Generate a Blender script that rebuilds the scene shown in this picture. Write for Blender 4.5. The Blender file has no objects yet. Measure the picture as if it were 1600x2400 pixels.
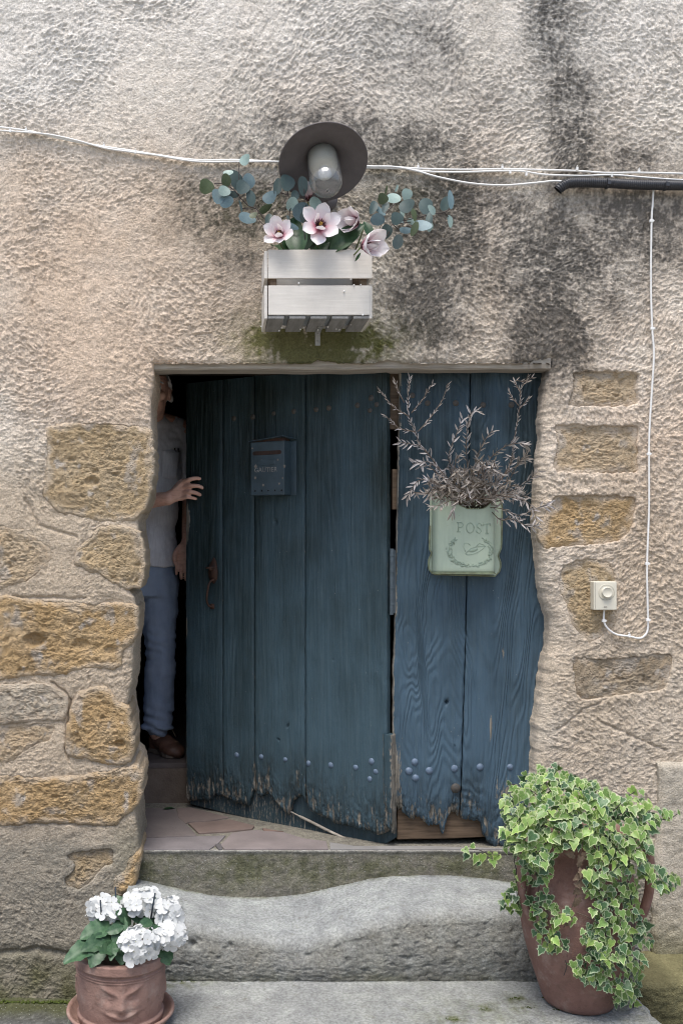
import bpy, bmesh, math, random
import numpy as np
from mathutils import Vector, Matrix
R = math.radians
random.seed(7)
SC = bpy.context.scene
COL = SC.collection

# ---------------------------------------------------------------- camera
D, F, VPX, VPY, XC, ZC = 3.6, 2340.0, 520.0, 1250.0, -0.43, 1.16
cam_d = bpy.data.cameras.new('camera')
cam = bpy.data.objects.new('camera', cam_d); COL.objects.link(cam)
cam.location = (XC, -D, ZC); cam.rotation_euler = (R(90), 0, 0)
cam_d.sensor_width = 36; cam_d.sensor_fit = 'AUTO'; cam_d.lens = 36 * F / 2400
cam_d.shift_x = (800 - VPX) / 2400; cam_d.shift_y = (VPY - 1200) / 2400
cam_d.clip_start = 0.05; cam_d.clip_end = 200
SC.camera = cam

# ---------------------------------------------------------------- light
SUN_EL, SUN_AZ = 70.0, 200.0          # azimuth clockwise from +y (north): 180 = behind the camera
world = bpy.data.worlds.new('World'); SC.world = world; world.use_nodes = True
wn = world.node_tree; wn.nodes.clear()
wo = wn.nodes.new('ShaderNodeOutputWorld'); bg = wn.nodes.new('ShaderNodeBackground')
sk = wn.nodes.new('ShaderNodeTexSky'); sk.sky_type = 'NISHITA'; sk.sun_disc = False
sk.sun_elevation = R(SUN_EL); sk.sun_rotation = R(SUN_AZ); bg_strength = 0.105; sk.air_density = 1.0; sk.dust_density = 3.0
bg.inputs['Strength'].default_value = bg_strength
wn.links.new(sk.outputs[0], bg.inputs['Color']); wn.links.new(bg.outputs[0], wo.inputs['Surface'])
sun_d = bpy.data.lights.new('sun', 'SUN'); sun_d.energy = 1.5; sun_d.angle = R(28); sun_d.color = (1.0, 0.965, 0.92)
sun = bpy.data.objects.new('sun', sun_d); COL.objects.link(sun)
_a, _e = R(SUN_AZ), R(SUN_EL)
to_sun = Vector((math.sin(_a) * math.cos(_e), math.cos(_a) * math.cos(_e), math.sin(_e)))
sun.rotation_euler = to_sun.to_track_quat('Z', 'Y').to_euler(); sun.location = (0, -3, 8)
vs = SC.view_settings
SC.display_settings.display_device = 'sRGB'
vs.view_transform = 'Standard'; vs.look = 'None'; vs.gamma = 1; vs.use_curve_mapping = False
vs.exposure = 1.27
SC.cycles.filter_width = 1.05; SC.cycles.max_bounces = 8; SC.cycles.diffuse_bounces = 5; SC.cycles.use_denoising = True
SC.cycles.transparent_max_bounces = 8

# ---------------------------------------------------------------- helpers
def P(px, py, y=0.0):
    d = D + y
    return Vector((XC + (px - VPX) * d / F, y, ZC - (py - VPY) * d / F))
def XY(px, y=0.0): return XC + (px - VPX) * (D + y) / F
def ZY(py, y=0.0): return ZC - (py - VPY) * (D + y) / F
def on_floor(px, py, z):
    d = F * (ZC - z) / (py - VPY)
    return Vector((XC + (px - VPX) * d / F, d - D, z))
def smooth(a, b, x):
    t = np.clip((np.asarray(x, float) - a) / (b - a), 0, 1)
    return t * t * (3 - 2 * t)

_rng = np.random.RandomState(3)
_perm = np.concatenate([_rng.permutation(256)] * 2)
_ga = _rng.rand(256) * 2 * np.pi
_gx, _gy = np.cos(_ga), np.sin(_ga)
def perlin(x, y, seed=0):
    x = np.asarray(x, float) + seed * 17.31; y = np.asarray(y, float) + seed * 5.77
    xf, yf = np.floor(x), np.floor(y)
    xi, yi = xf.astype(int) & 255, yf.astype(int) & 255
    dx, dy = x - xf, y - yf
    u = dx * dx * dx * (dx * (dx * 6 - 15) + 10); v = dy * dy * dy * (dy * (dy * 6 - 15) + 10)
    def g(ix, iy, ax, ay):
        h = _perm[_perm[ix & 255] + (iy & 255)]
        return _gx[h] * ax + _gy[h] * ay
    a = g(xi, yi, dx, dy); b = g(xi + 1, yi, dx - 1, dy)
    c = g(xi, yi + 1, dx, dy - 1); e = g(xi + 1, yi + 1, dx - 1, dy - 1)
    return ((a + (b - a) * u) * (1 - v) + (c + (e - c) * u) * v) * 1.5
def fbm(x, y, octv=4, seed=0, gain=0.5):
    s = 0; a = 1.0; f = 1.0; n = 0
    for o in range(octv):
        s = s + a * perlin(x * f, y * f, seed + o * 3 + 1); n += a; a *= gain; f *= 2.03
    return s / n
def strokes(x, z, fu, fv, seed=0, K=8, turn=None):
    th = (fbm(x * 0.9, z * 0.9, 3, seed + 40) * 3.2 + 0.5) if turn is None else turn
    s = 0; w2 = 0
    for k in range(K):
        a = math.pi * k / K; ca, sa = math.cos(a), math.sin(a)
        w = np.exp(5.0 * (np.cos(2 * (th - a)) - 1))
        n = perlin((x * ca + z * sa) * fu, (-x * sa + z * ca) * fv, seed + k * 7)
        s = s + w * n; w2 = w2 + w * w
    return s / np.sqrt(w2)

def new_mesh(name, verts, faces, mats=(), idx=None, smooth_=True, cols=None):
    me = bpy.data.meshes.new(name)
    if isinstance(verts, np.ndarray): verts = verts.tolist()
    me.from_pydata([tuple(v) for v in verts], [], [tuple(f) for f in faces])
    for m in (mats if isinstance(mats, (list, tuple)) else [mats]):
        me.materials.append(m)
    if idx is not None: me.polygons.foreach_set('material_index', np.asarray(idx, np.int32))
    if smooth_: me.polygons.foreach_set('use_smooth', np.ones(len(me.polygons), bool))
    if cols is not None:
        c = np.ones((len(me.vertices), 4), np.float32); c[:, :3] = cols
        at = me.color_attributes.new('Col', 'FLOAT_COLOR', 'POINT'); at.data.foreach_set('color', c.ravel())
    me.update()
    return me
def grid_mesh(name, V, mats, keep=None, cols=None, flip=False, extra=None):
    """V: (rows, cols, 3) array -> quad sheet, made with foreach_set (fast for large sheets)."""
    nr, nc = V.shape[:2]
    i = np.arange(nr * nc).reshape(nr, nc)
    q = np.stack([i[:-1, :-1], i[:-1, 1:], i[1:, 1:], i[1:, :-1]], -1)
    if keep is not None: q = q[keep]
    q = q.reshape(-1, 4)
    if flip: q = q[:, ::-1]
    v = V.reshape(-1, 3)
    if extra is not None:
        ev, ef, ec = extra
        q = np.concatenate([q, ef + len(v)]) if len(ef) else q
        v = np.concatenate([v, ev]); cols = None if cols is None else np.concatenate([cols.reshape(-1, 3), ec])
    me = bpy.data.meshes.new(name)
    me.vertices.add(len(v)); me.vertices.foreach_set('co', np.ascontiguousarray(v, np.float32).ravel())
    me.loops.add(q.size); me.loops.foreach_set('vertex_index', np.ascontiguousarray(q, np.int32).ravel())
    me.polygons.add(len(q)); me.polygons.foreach_set('loop_start', np.arange(0, q.size, 4, dtype=np.int32))
    me.polygons.foreach_set('loop_total', np.full(len(q), 4, np.int32))
    me.update(calc_edges=True); me.validate()
    me.polygons.foreach_set('use_smooth', np.ones(len(me.polygons), bool))
    for m in (mats if isinstance(mats, (list, tuple)) else [mats]): me.materials.append(m)
    if cols is not None:
        c = np.ones((len(v), 4), np.float32); c[:, :3] = cols.reshape(-1, 3)
        at = me.color_attributes.new('Col', 'FLOAT_COLOR', 'POINT'); at.data.foreach_set('color', c.ravel())
    return me

def root(name, label, cat, loc, group=None):
    o = bpy.data.objects.new(name, None); COL.objects.link(o)
    o.location = loc; o.empty_display_size = 0.05
    o['label'] = label; o['category'] = cat
    if group: o['group'] = group
    o['_b'] = [*loc]
    return o
def base_of(p):
    return Vector(p['_b']) if (p is not None and '_b' in p) else Vector((0, 0, 0))
def link(name, me, parent=None, mat_world=None, label=None, kind=None):
    o = bpy.data.objects.new(name, me); COL.objects.link(o)
    if parent is not None:
        o.parent = parent
        b = base_of(parent)
        # geometry is laid out in world space; a moved part keeps its own inverse
        if '_w' in parent: o.matrix_parent_inverse = Matrix([parent['_w'][k * 4:k * 4 + 4] for k in range(4)]).inverted()
        elif b.length > 0: o.matrix_parent_inverse = Matrix.Translation(-b)
    if mat_world is not None:
        o.matrix_basis = mat_world
        o['_w'] = [x for r in mat_world for x in r]
    if label: o['label'] = label
    if kind: o['kind'] = kind
    return o
def tag(o, label=None, cat=None, group=None, kind=None):
    if label: o['label'] = label
    if cat: o['category'] = cat
    if group: o['group'] = group
    if kind: o['kind'] = kind
    return o

class MB:
    """collects simple shapes into ONE mesh"""
    def __init__(s): s.v = []; s.f = []; s.i = []
    def add(s, verts, faces, m=0):
        b = len(s.v); s.v += [Vector(v) for v in verts]
        for f in faces: s.f.append([b + k for k in f]); s.i.append(m)
        return s
    def box(s, c, size, M=None, m=0):
        c = Vector(c); hx, hy, hz = [k / 2 for k in size]
        pts = [Vector((x, y, z)) for z in (-hz, hz) for y in (-hy, hy) for x in (-hx, hx)]
        if M is not None: pts = [M @ p for p in pts]
        pts = [p + c for p in pts]
        return s.add(pts, [(0, 2, 3, 1), (4, 5, 7, 6), (0, 1, 5, 4), (2, 6, 7, 3), (0, 4, 6, 2), (1, 3, 7, 5)], m)
    def tube(s, path, r, n=8, m=0, cap=True, flat=1.0):
        path = [Vector(p) for p in path]; k = len(path)
        rs = r if isinstance(r, (list, tuple)) else [r] * k
        ref = Vector((0.13, 0.31, 0.94)).normalized(); rings = []; prev = None
        for j, p in enumerate(path):
            t = (path[min(j + 1, k - 1)] - path[max(j - 1, 0)]).normalized()
            if prev is None:
                a = t.cross(ref)
                if a.length < 1e-3: a = t.cross(Vector((1, 0, 0)))
            else: a = prev - t * prev.dot(t)
            a.normalize(); prev = a; b = t.cross(a)
            rings.append([p + (a * math.cos(2 * math.pi * q / n) + b * flat * math.sin(2 * math.pi * q / n)) * rs[j] for q in range(n)])
        v = [p for r_ in rings for p in r_]; f = []
        for j in range(k - 1):
            for q in range(n):
                f.append((j * n + q, j * n + (q + 1) % n, (j + 1) * n + (q + 1) % n, (j + 1) * n + q))
        if cap: f.append(tuple(range(n - 1, -1, -1))); f.append(tuple((k - 1) * n + q for q in range(n)))
        return s.add(v, f, m)
    def lathe(s, prof, n, M=None, m=0, close=False):
        v = []; f = []
        for (r, z) in prof:
            for q in range(n):
                a = 2 * math.pi * q / n; p = Vector((r * math.cos(a), r * math.sin(a), z))
                v.append(M @ p if M is not None else p)
        k = len(prof)
        for j in range(k if close else k - 1):
            j2 = (j + 1) % k
            for q in range(n): f.append((j * n + q, j * n + (q + 1) % n, j2 * n + (q + 1) % n, j2 * n + q))
        return s.add(v, f, m)
    def ball(s, c, r, n=10, k=6, m=0, M=None):
        rx, ry, rz = (r, r, r) if not isinstance(r, (tuple, list)) else r
        v = []; f = []; c = Vector(c)
        for j in range(k + 1):
            ph = math.pi * j / k
            for q in range(n):
                a = 2 * math.pi * q / n
                p = Vector((rx * math.sin(ph) * math.cos(a), ry * math.sin(ph) * math.sin(a), -rz * math.cos(ph)))
                v.append(c + (M @ p if M is not None else p))
        for j in range(k):
            for q in range(n): f.append((j * n + q, j * n + (q + 1) % n, (j + 1) * n + (q + 1) % n, (j + 1) * n + q))
        return s.add(v, f, m)
    def prism(s, pts, vec, m=0):
        n = len(pts); vec = Vector(vec); a = [Vector(p) for p in pts]; b = [p + vec for p in a]
        f = [tuple(range(n)), tuple(range(2 * n - 1, n - 1, -1))]
        for q in range(n): f.append((q, n + q, n + (q + 1) % n, (q + 1) % n))
        return s.add(a + b, f, m)
    def mesh(s, name, mats, smooth_=False, fix=True):
        me = new_mesh(name, s.v, s.f, mats, s.i, smooth_)
        if fix:
            bm = bmesh.new(); bm.from_mesh(me); bmesh.ops.remove_doubles(bm, verts=bm.verts, dist=1e-6)
            bmesh.ops.recalc_face_normals(bm, faces=bm.faces); bm.to_mesh(me); bm.free()
        return me
    def build(s, name, mats, parent=None, smooth_=False, label=None, kind=None, bevel=0, seg=2, fix=True):
        o = link(name, s.mesh(name, mats, smooth_, fix), parent, None, label, kind)
        if bevel:
            b = o.modifiers.new('edge', 'BEVEL'); b.width = bevel; b.segments = seg; b.limit_method = 'ANGLE'; b.angle_limit = R(40)
        return o

def spline(pts, n=6):
    pts = [Vector(p) for p in pts]; out = []
    for i in range(len(pts) - 1):
        p0 = pts[max(i - 1, 0)]; p1 = pts[i]; p2 = pts[i + 1]; p3 = pts[min(i + 2, len(pts) - 1)]
        for k in range(n):
            t = k / n; t2 = t * t; t3 = t2 * t
            out.append(0.5 * ((2 * p1) + (p2 - p0) * t + (2 * p0 - 5 * p1 + 4 * p2 - p3) * t2 + (3 * p1 - p0 - 3 * p2 + p3) * t3))
    out.append(pts[-1]); return out

# ---------------------------------------------------------------- materials
class NT:
    def __init__(s, name):
        s.m = bpy.data.materials.new(name); s.m.use_nodes = True; s.t = s.m.node_tree; s.t.nodes.clear()
        s.out = s.t.nodes.new('ShaderNodeOutputMaterial'); s.bs = s.t.nodes.new('ShaderNodeBsdfPrincipled')
        s.t.links.new(s.bs.outputs[0], s.out.inputs['Surface'])
        s.co = None
    def put(s, sock, val):
        if isinstance(val, bpy.types.NodeSocket): s.t.links.new(val, sock)
        elif val is not None:
            if isinstance(val, (tuple, list)) and len(val) == 3 and sock.type == 'RGBA': val = (*val, 1)
            sock.default_value = val
    def node(s, typ, props=None, **ins):
        n = s.t.nodes.new('ShaderNode' + typ)
        for k, v in (props or {}).items(): setattr(n, k, v)
        for k, v in ins.items():
            key = k.replace('_', ' ')
            s.put(n.inputs[key] if not key.isdigit() else n.inputs[int(key)], v)
        return n
    def coords(s, which='Object'):
        if s.co is None: s.co = s.t.nodes.new('ShaderNodeTexCoord')
        return s.co.outputs[which]
    def scaled(s, sc, rot=(0, 0, 0), which='Object'):
        n = s.node('Mapping'); s.put(n.inputs[0], s.coords(which)); n.inputs['Scale'].default_value = sc; n.inputs['Rotation'].default_value = rot
        return n.outputs[0]
    def noise(s, scale=5, detail=4, rough=0.55, vec=None, dist=0):
        n = s.node('TexNoise', None, Scale=float(scale), Detail=float(detail), Roughness=rough, Distortion=float(dist))
        s.put(n.inputs['Vector'], vec if vec is not None else s.coords())
        return n.outputs['Fac']
    def voro(s, scale=20, vec=None, feature='F1'):
        n = s.node('TexVoronoi', {'feature': feature}, Scale=float(scale))
        s.put(n.inputs['Vector'], vec if vec is not None else s.coords())
        return n.outputs['Distance']
    def ramp(s, fac, stops):
        n = s.node('ValToRGB'); s.put(n.inputs[0], fac); e = n.color_ramp.elements
        while len(e) < len(stops): e.new(0.5)
        for q, (p, c) in zip(e, stops):
            q.position = p; q.color = (*c, 1) if isinstance(c, (tuple, list)) else (c, c, c, 1)
        return n.outputs[0]
    def mix(s, fac, a, b, mode='MIX'):
        n = s.node('Mix', {'data_type': 'RGBA', 'blend_type': mode})
        s.put(n.inputs['Factor'], fac); s.put(n.inputs['A'] if False else n.inputs[6], a); s.put(n.inputs[7], b)
        return n.outputs[2]
    def math(s, op, a, b=None):
        n = s.node('Math', {'operation': op}); s.put(n.inputs[0], a)
        if b is not None: s.put(n.inputs[1], b)
        return n.outputs[0]
    def attr(s, name='Col'):
        n = s.node('Attribute', {'attribute_name': name}); return n
    def bump(s, h, dist, strength=1.0, normal=None):
        n = s.node('Bump', None, Strength=strength, Distance=dist); s.put(n.inputs['Height'], h)
        if normal is not None: s.put(n.inputs['Normal'], normal)
        return n.outputs[0]
    def finish(s, color=None, rough=None, normal=None, spec=None, metal=None, **kw):
        b = s.bs.inputs
        if color is not None: s.put(b['Base Color'], color)
        if rough is not None: s.put(b['Roughness'], rough)
        if normal is not None: s.put(b['Normal'], normal)
        if spec is not None: b['Specular IOR Level'].default_value = spec
        if metal is not None: b['Metallic'].default_value = metal
        for k, v in kw.items(): s.put(b[k.replace('_', ' ')], v)
        return s.m

def simple(name, c1, c2=None, scale=12, rough=0.7, spec=0.3, bump=None, bscale=80, metal=0, rnd=0.0, detail=5):
    t = NT(name); c2 = c2 or tuple(k * 0.7 for k in c1)
    col = t.mix(t.ramp(t.noise(scale, detail), [(0.32, 0.0), (0.68, 1.0)]), c1, c2)
    if rnd:
        oi = t.node('ObjectInfo'); f = t.math('MULTIPLY_ADD', oi.outputs['Random'], rnd * 2); f.node.inputs[2].default_value = 1 - rnd
        hs = t.node('HueSaturation'); t.put(hs.inputs['Value'], f); t.put(hs.inputs['Color'], col); col = hs.outputs[0]
    nrm = t.bump(t.noise(bscale, 4), bump) if bump else None
    return t.finish(col, rough, nrm, spec, metal)

def mat_rough_stone(name, dark=(0.2, 0.12, 0.05)):
    t = NT(name); a = t.attr().outputs['Color']
    n1 = t.noise(9, 6, 0.6); n2 = t.noise(60, 5, 0.65); n3 = t.noise(230, 3, 0.6)
    c = t.mix(t.ramp(n2, [(0.35, 0.0), (0.75, 1.0)]), a, t.mix(0.40, a, dark))
    c = t.mix(t.ramp(n1, [(0.45, 0.0), (0.7, 0.55)]), c, t.mix(0.5, a, (0.33, 0.30, 0.25)))
    c = t.mix(t.ramp(n3, [(0.62, 0.0), (0.75, 0.4)]), c, (0.55, 0.48, 0.36))
    v = t.voro(120); h = t.math('ADD', t.math('MULTIPLY', n2, 1.0), t.math('MULTIPLY', n3, 0.55))
    h = t.math('ADD', h, t.math('MULTIPLY', t.ramp(v, [(0.05, 0.0), (0.4, 1.0)]), 0.5))
    return t.finish(c, 0.95, t.bump(h, 0.010, 1.0), 0.15)
M_STONE = mat_rough_stone('sandstone', (.30, .19, .09))

def mat_plaster():
    t = NT('rough_render'); a = t.attr().outputs['Color']
    n2 = t.noise(45, 5, 0.6); n3 = t.noise(150, 4, 0.7); n4 = t.noise(420, 2, 0.5)
    c = t.mix(1.0, a, t.mix(t.ramp(n2, [(0.3, 0.0), (0.72, 1.0)]), (0.84, 0.83, 0.81), (1.16, 1.15, 1.14)), 'MULTIPLY')
    c = t.mix(0.55, c, t.mix(t.ramp(n3, [(0.35, 0.0), (0.65, 1.0)]), (0.62, 0.60, 0.56), (1.38, 1.38, 1.38)), 'MULTIPLY')
    h = t.math('ADD', t.math('MULTIPLY', n3, 1.0), t.math('MULTIPLY', n4, 0.35))
    return t.finish(c, 0.95, t.bump(h, 0.0085, 1.0), 0.12)
M_PLASTER = mat_plaster()

def mat_old_concrete(name, bump=0.004):
    t = NT(name); a = t.attr().outputs['Color']
    n1 = t.noise(14, 6, 0.62); n2 = t.noise(110, 5, 0.65); n3 = t.noise(420, 2)
    c = t.mix(0.6, a, t.mix(t.ramp(n1, [(0.3, 0.0), (0.7, 1.0)]), (0.6, 0.6, 0.6), (1.35, 1.35, 1.3)), 'MULTIPLY')
    c = t.mix(0.65, c, t.mix(t.ramp(n2, [(0.35, 0.0), (0.66, 1.0)]), (0.52, 0.52, 0.52), (1.4, 1.4, 1.4)), 'MULTIPLY')
    c = t.mix(t.ramp(t.noise(33, 5, .7), [(0.60, 0.0), (0.68, .5)]), c, (.16, .155, .12)); c = t.mix(t.ramp(t.voro(70), [(0.08, .55), (0.16, 0.0)]), c, (.46, .46, .43))
    h = t.math('ADD', n2, t.math('MULTIPLY', n3, 0.4))
    return t.finish(c, 0.85, t.bump(h, bump, 1.0), 0.25)
M_CONC = mat_old_concrete('worn_stone', .0065)

def mat_paint_wood(name, deep=(0.010, 0.020, 0.022), sky_lit=(0.038, 0.070, 0.100), wood=(0.31, 0.28, 0.23), ring=60.0, rs=0.5, off=0.0):
    """Col.r: flaked-off paint, Col.g: painted-in light, from lintel shade to sky-blue foot"""
    t = NT(name); sp = t.node('SeparateColor'); t.put(sp.inputs[0], t.attr().outputs['Color'])
    r, g = sp.outputs[0], sp.outputs[1]
    streak = t.noise(1.0, 5, 0.65, t.scaled((150, 150, 5)))
    blot = t.noise(7, 5, 0.6); fine = t.noise(140, 4, 0.7, t.scaled((1, 1, 0.35)))
    rn = t.noise(1.0, 2, 0.4, t.scaled((5.0, 5.0, 1.3)), 0.6)
    rings = t.math('SINE', t.math('MULTIPLY', t.math('ADD', rn, off), ring))
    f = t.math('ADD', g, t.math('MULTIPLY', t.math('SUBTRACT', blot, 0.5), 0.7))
    c = t.mix(f, deep, sky_lit)
    c = t.mix(t.math('MULTIPLY', t.ramp(streak, [(0.45, 0.0), (0.66, 1.0)]), 0.42), c, t.mix(0.5, c, (0.10, 0.135, 0.145)))
    wt = t.math('ADD', t.math('MULTIPLY', fine, 0.55), t.math('MULTIPLY', streak, 0.45))
    thr = t.math('SUBTRACT', 0.74, t.math('MULTIPLY', r, 0.40))
    wm = t.ramp(t.math('MULTIPLY', t.math('SUBTRACT', wt, thr), 14.0), [(0.0, 0.0), (1.0, 1.0)])
    wc = t.mix(t.ramp(streak, [(0.35, 0.0), (0.65, 1.0)]), tuple(k * 0.35 for k in wood), wood)
    c = t.mix(wm, c, wc)
    gr_ = t.math('MULTIPLY', sp.outputs[2], t.ramp(t.noise(1.0, 5, .7, t.scaled((90, 90, 22))), [(0.36, 1.0), (0.62, 0.15)])); c = t.mix(gr_, c, (.016, .018, .015))
    sp_ = t.ramp(t.voro(38), [(0.035, 1.0), (0.06, 0.0)]); sp_ = t.math('MULTIPLY', sp_, t.ramp(t.noise(11, 2), [(0.52, 0.0), (0.62, 0.8)])); c = t.mix(sp_, c, (.36, .37, .33))
    h = t.math('ADD', t.math('MULTIPLY', streak, 0.9), t.math('MULTIPLY', rings, 0.28 * rs))
    h = t.math('SUBTRACT', h, t.math('MULTIPLY', wm, 0.4))
    h = t.math('ADD', h, t.math('MULTIPLY', fine, t.math('ADD', 0.35, t.math('MULTIPLY', r, 1.0))))
    rg = t.math('ADD', 0.46, t.math('MULTIPLY', wm, 0.4))
    return t.finish(c, rg, t.bump(h, 0.0040, 1.0), 0.25)
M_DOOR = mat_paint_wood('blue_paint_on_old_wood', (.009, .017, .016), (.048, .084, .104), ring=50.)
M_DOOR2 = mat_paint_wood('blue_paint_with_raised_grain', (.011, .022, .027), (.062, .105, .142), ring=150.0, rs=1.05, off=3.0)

def mat_wood(name, c1, c2, sc=(60, 60, 4), rough=0.75, bump=0.0015):
    t = NT(name); n = t.noise(1.0, 6, 0.65, t.scaled(sc)); b = t.noise(9, 4)
    c = t.mix(t.ramp(n, [(0.33, 0.0), (0.68, 1.0)]), c1, c2)
    c = t.mix(t.math('MULTIPLY', t.ramp(b, [(0.4, 0.0), (0.7, 1.0)]), 0.4), c, tuple(k * 0.6 for k in c1))
    return t.finish(c, rough, t.bump(n, bump, 1.0), 0.25)
M_BEAM = mat_wood('weathered_oak', (0.44, 0.40, 0.34), (0.20, 0.17, 0.135), (5, 90, 90), 0.85, 0.004)
M_RAIL = mat_wood('bare_brown_wood', (0.17, 0.12, 0.08), (0.07, 0.048, 0.03), (5, 60, 70), 0.8, 0.002)
M_IRON = simple('rusty_iron', (0.065, 0.032, 0.02), (0.035, 0.02, 0.015), 60, 0.8, 0.3, 0.0015, 200)
M_BLACK = simple('black_void', (0.012, 0.011, 0.010), (0.02, 0.018, 0.016), 8, 0.95, 0.05)
# ---------------------------------------------------------------- the house wall
def in_poly(px, pz, poly):
    ins = np.zeros(px.shape, bool); n = len(poly)
    for i in range(n):
        x1, z1 = poly[i]; x2, z2 = poly[(i + 1) % n]
        c = ((z1 > pz) != (z2 > pz)); ins ^= c & (px < (x2 - x1) * (pz - z1) / (z2 - z1 + 1e-12) + x1)
    return ins
def seg_dist(px, pz, poly):
    d = np.full(px.shape, 1e9); n = len(poly)
    for i in range(n):
        x1, z1 = poly[i]; x2, z2 = poly[(i + 1) % n]; ex, ez = x2 - x1, z2 - z1
        t = np.clip(((px - x1) * ex + (pz - z1) * ez) / (ex * ex + ez * ez + 1e-12), 0, 1)
        d = np.minimum(d, np.hypot(px - x1 - t * ex, pz - z1 - t * ez))
    return d
def sdf(px, pz, poly):
    d = seg_dist(px, pz, poly); return np.where(in_poly(px, pz, poly), -d, d)
def dense(poly, step=0.012, amp=0.004, seed=0):
    out = []; n = len(poly)
    pts = [Vector((a, 0, b)) for a, b in poly]
    for i in range(n):
        p0, p1, p2, p3 = pts[i - 1], pts[i], pts[(i + 1) % n], pts[(i + 2) % n]
        k = max(2, int((p2 - p1).length / step))
        for j in range(k):
            t = j / k; t2 = t * t; t3 = t2 * t
            c = 0.5 * ((2 * p1) + (p2 - p0) * t + (2 * p0 - 5 * p1 + 4 * p2 - p3) * t2 + (3 * p1 - p0 - 3 * p2 + p3) * t3)
            q = c.lerp(p1.lerp(p2, t), 0.45)
            out.append((q.x, q.z))
    a = np.array(out)
    a[:, 0] += amp * fbm(a[:, 0] * 40, a[:, 1] * 40, 2, seed); a[:, 1] += amp * fbm(a[:, 0] * 40, a[:, 1] * 40, 2, seed + 9)
    return a
def zpoly(pts, ox, oy, s): return [(XY(ox + a * s), ZY(oy + b * s)) for a, b in pts]

C8, C9, C10, C11 = (0, 850, .2976), (0, 1450, .2976), (1220, 820, .2466), (1220, 1300, .255)
OCH, OCH2, GREYST, TAN = (0.47, 0.325, 0.165), (0.45, 0.345, 0.21), (0.46, 0.41, 0.33), (0.48, 0.375, 0.25)
# outline, zoom frame, height over the wall plane, colour, jamb depth, recessed
STONES = [
 ([(360,520),(430,480),(560,462),(750,468),(900,475),(1130,490),(1190,520),(1212,640),(1215,800),(1200,960),(1175,1110),(1120,1180),(1060,1245),(950,1258),(800,1258),(640,1222),(450,1190),(390,1130),(335,1050),(350,900),(355,700)], C8, .004, OCH2, .22, .010),
 ([(600,1460),(700,1380),(760,1300),(850,1275),(1000,1285),(1100,1330),(1140,1460),(1146,1620),(1120,1760),(1030,1790),(930,1770),(800,1690),(650,1630),(580,1580)], C8, .010, OCH2, .22, .010),
 ([(-40,1290),(100,1300),(220,1330),(330,1400),(400,1480),(420,1540),(330,1640),(230,1720),(120,1760),(-40,1770)], C8, .006, TAN, .05, .008),
 ([(-40,1850),(200,1850),(500,1880),(700,1890),(900,1880),(1060,1900),(1100,1990),(1092,2100),(1060,2200),(975,2270),(965,2380),(880,2425),(680,2415),(500,2465),(300,2470),(100,2490),(-40,2475)], C8, .010, OCH, .22, .010),
 ([(620,570),(740,530),(830,530),(890,590),(930,650),(1020,690),(1045,800),(1062,950),(1052,1090),(985,1160),(830,1150),(700,1112),(540,1090),(508,1000),(512,900),(540,800),(560,680)], C9, .014, OCH, .22, .010),
 ([(-40,870),(100,820),(220,830),(380,812),(442,870),(400,960),(280,1010),(190,1060),(120,1122),(-40,1130)], C9, .004, TAN, .05, .006),
 ([(-40,1240),(300,1240),(600,1230),(850,1190),(1040,1148),(1100,1170),(1128,1260),(1122,1400),(1075,1490),(985,1560),(920,1632),(600,1625),(300,1615),(-40,1625)], C9, .012, OCH, .22, .006),
 ([(520,1860),(650,1830),(880,1808),(892,1880),(880,1940),(800,1980),(700,2100),(620,2140),(540,2130),(500,2060),(580,1960)], C9, -.008, OCH2, .05, .010),
 ([(900,2040),(980,1990),(1010,1900),(1092,1830),(1124,1870),(1096,2000),(1070,2100),(1005,2170),(950,2195),(895,2150)], C9, .012, OCH, .22, .006),
 ([(-40,525),(200,512),(370,508),(470,565),(535,625),(530,730),(505,800),(420,798),(220,812),(-40,820)], C9, .012, GREYST, .05, .006),
 ([(500,205),(800,196),(1105,200),(1115,350),(1110,520),(850,548),(650,540),(455,532),(480,350)], C10, -.013, TAN, .05, .0),
 ([(340,705),(700,708),(1115,722),(1120,900),(1115,1100),(1090,1172),(700,1178),(340,1162),(295,1080),(340,950)], C10, -.008, TAN, .05, .0),
 ([(330,1385),(600,1372),(900,1374),(1090,1412),(1085,1600),(1050,1730),(950,1812),(800,1852),(600,1862),(400,1882),(230,1892),(185,1780),(200,1600),(280,1480)], C10, -.009, OCH, .05, .0),
 ([(380,120),(500,45),(700,40),(830,80),(862,200),(872,400),(882,640),(800,722),(700,792),(640,818),(560,742),(460,642),(430,520),(400,400),(350,350),(350,200)], C11, -.003, OCH2, .05, .0),
 ([(480,945),(700,955),(1000,940),(1380,908),(1384,1100),(1330,1232),(1200,1272),(1000,1288),(750,1322),(600,1342),(500,1292),(490,1150)], C11, -.006, (0.36, .295, .21), .05, .0),
]
def stone_outline(st, i):
    return dense(zpoly(st[0], *st[1]), .007, .009, i)

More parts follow.
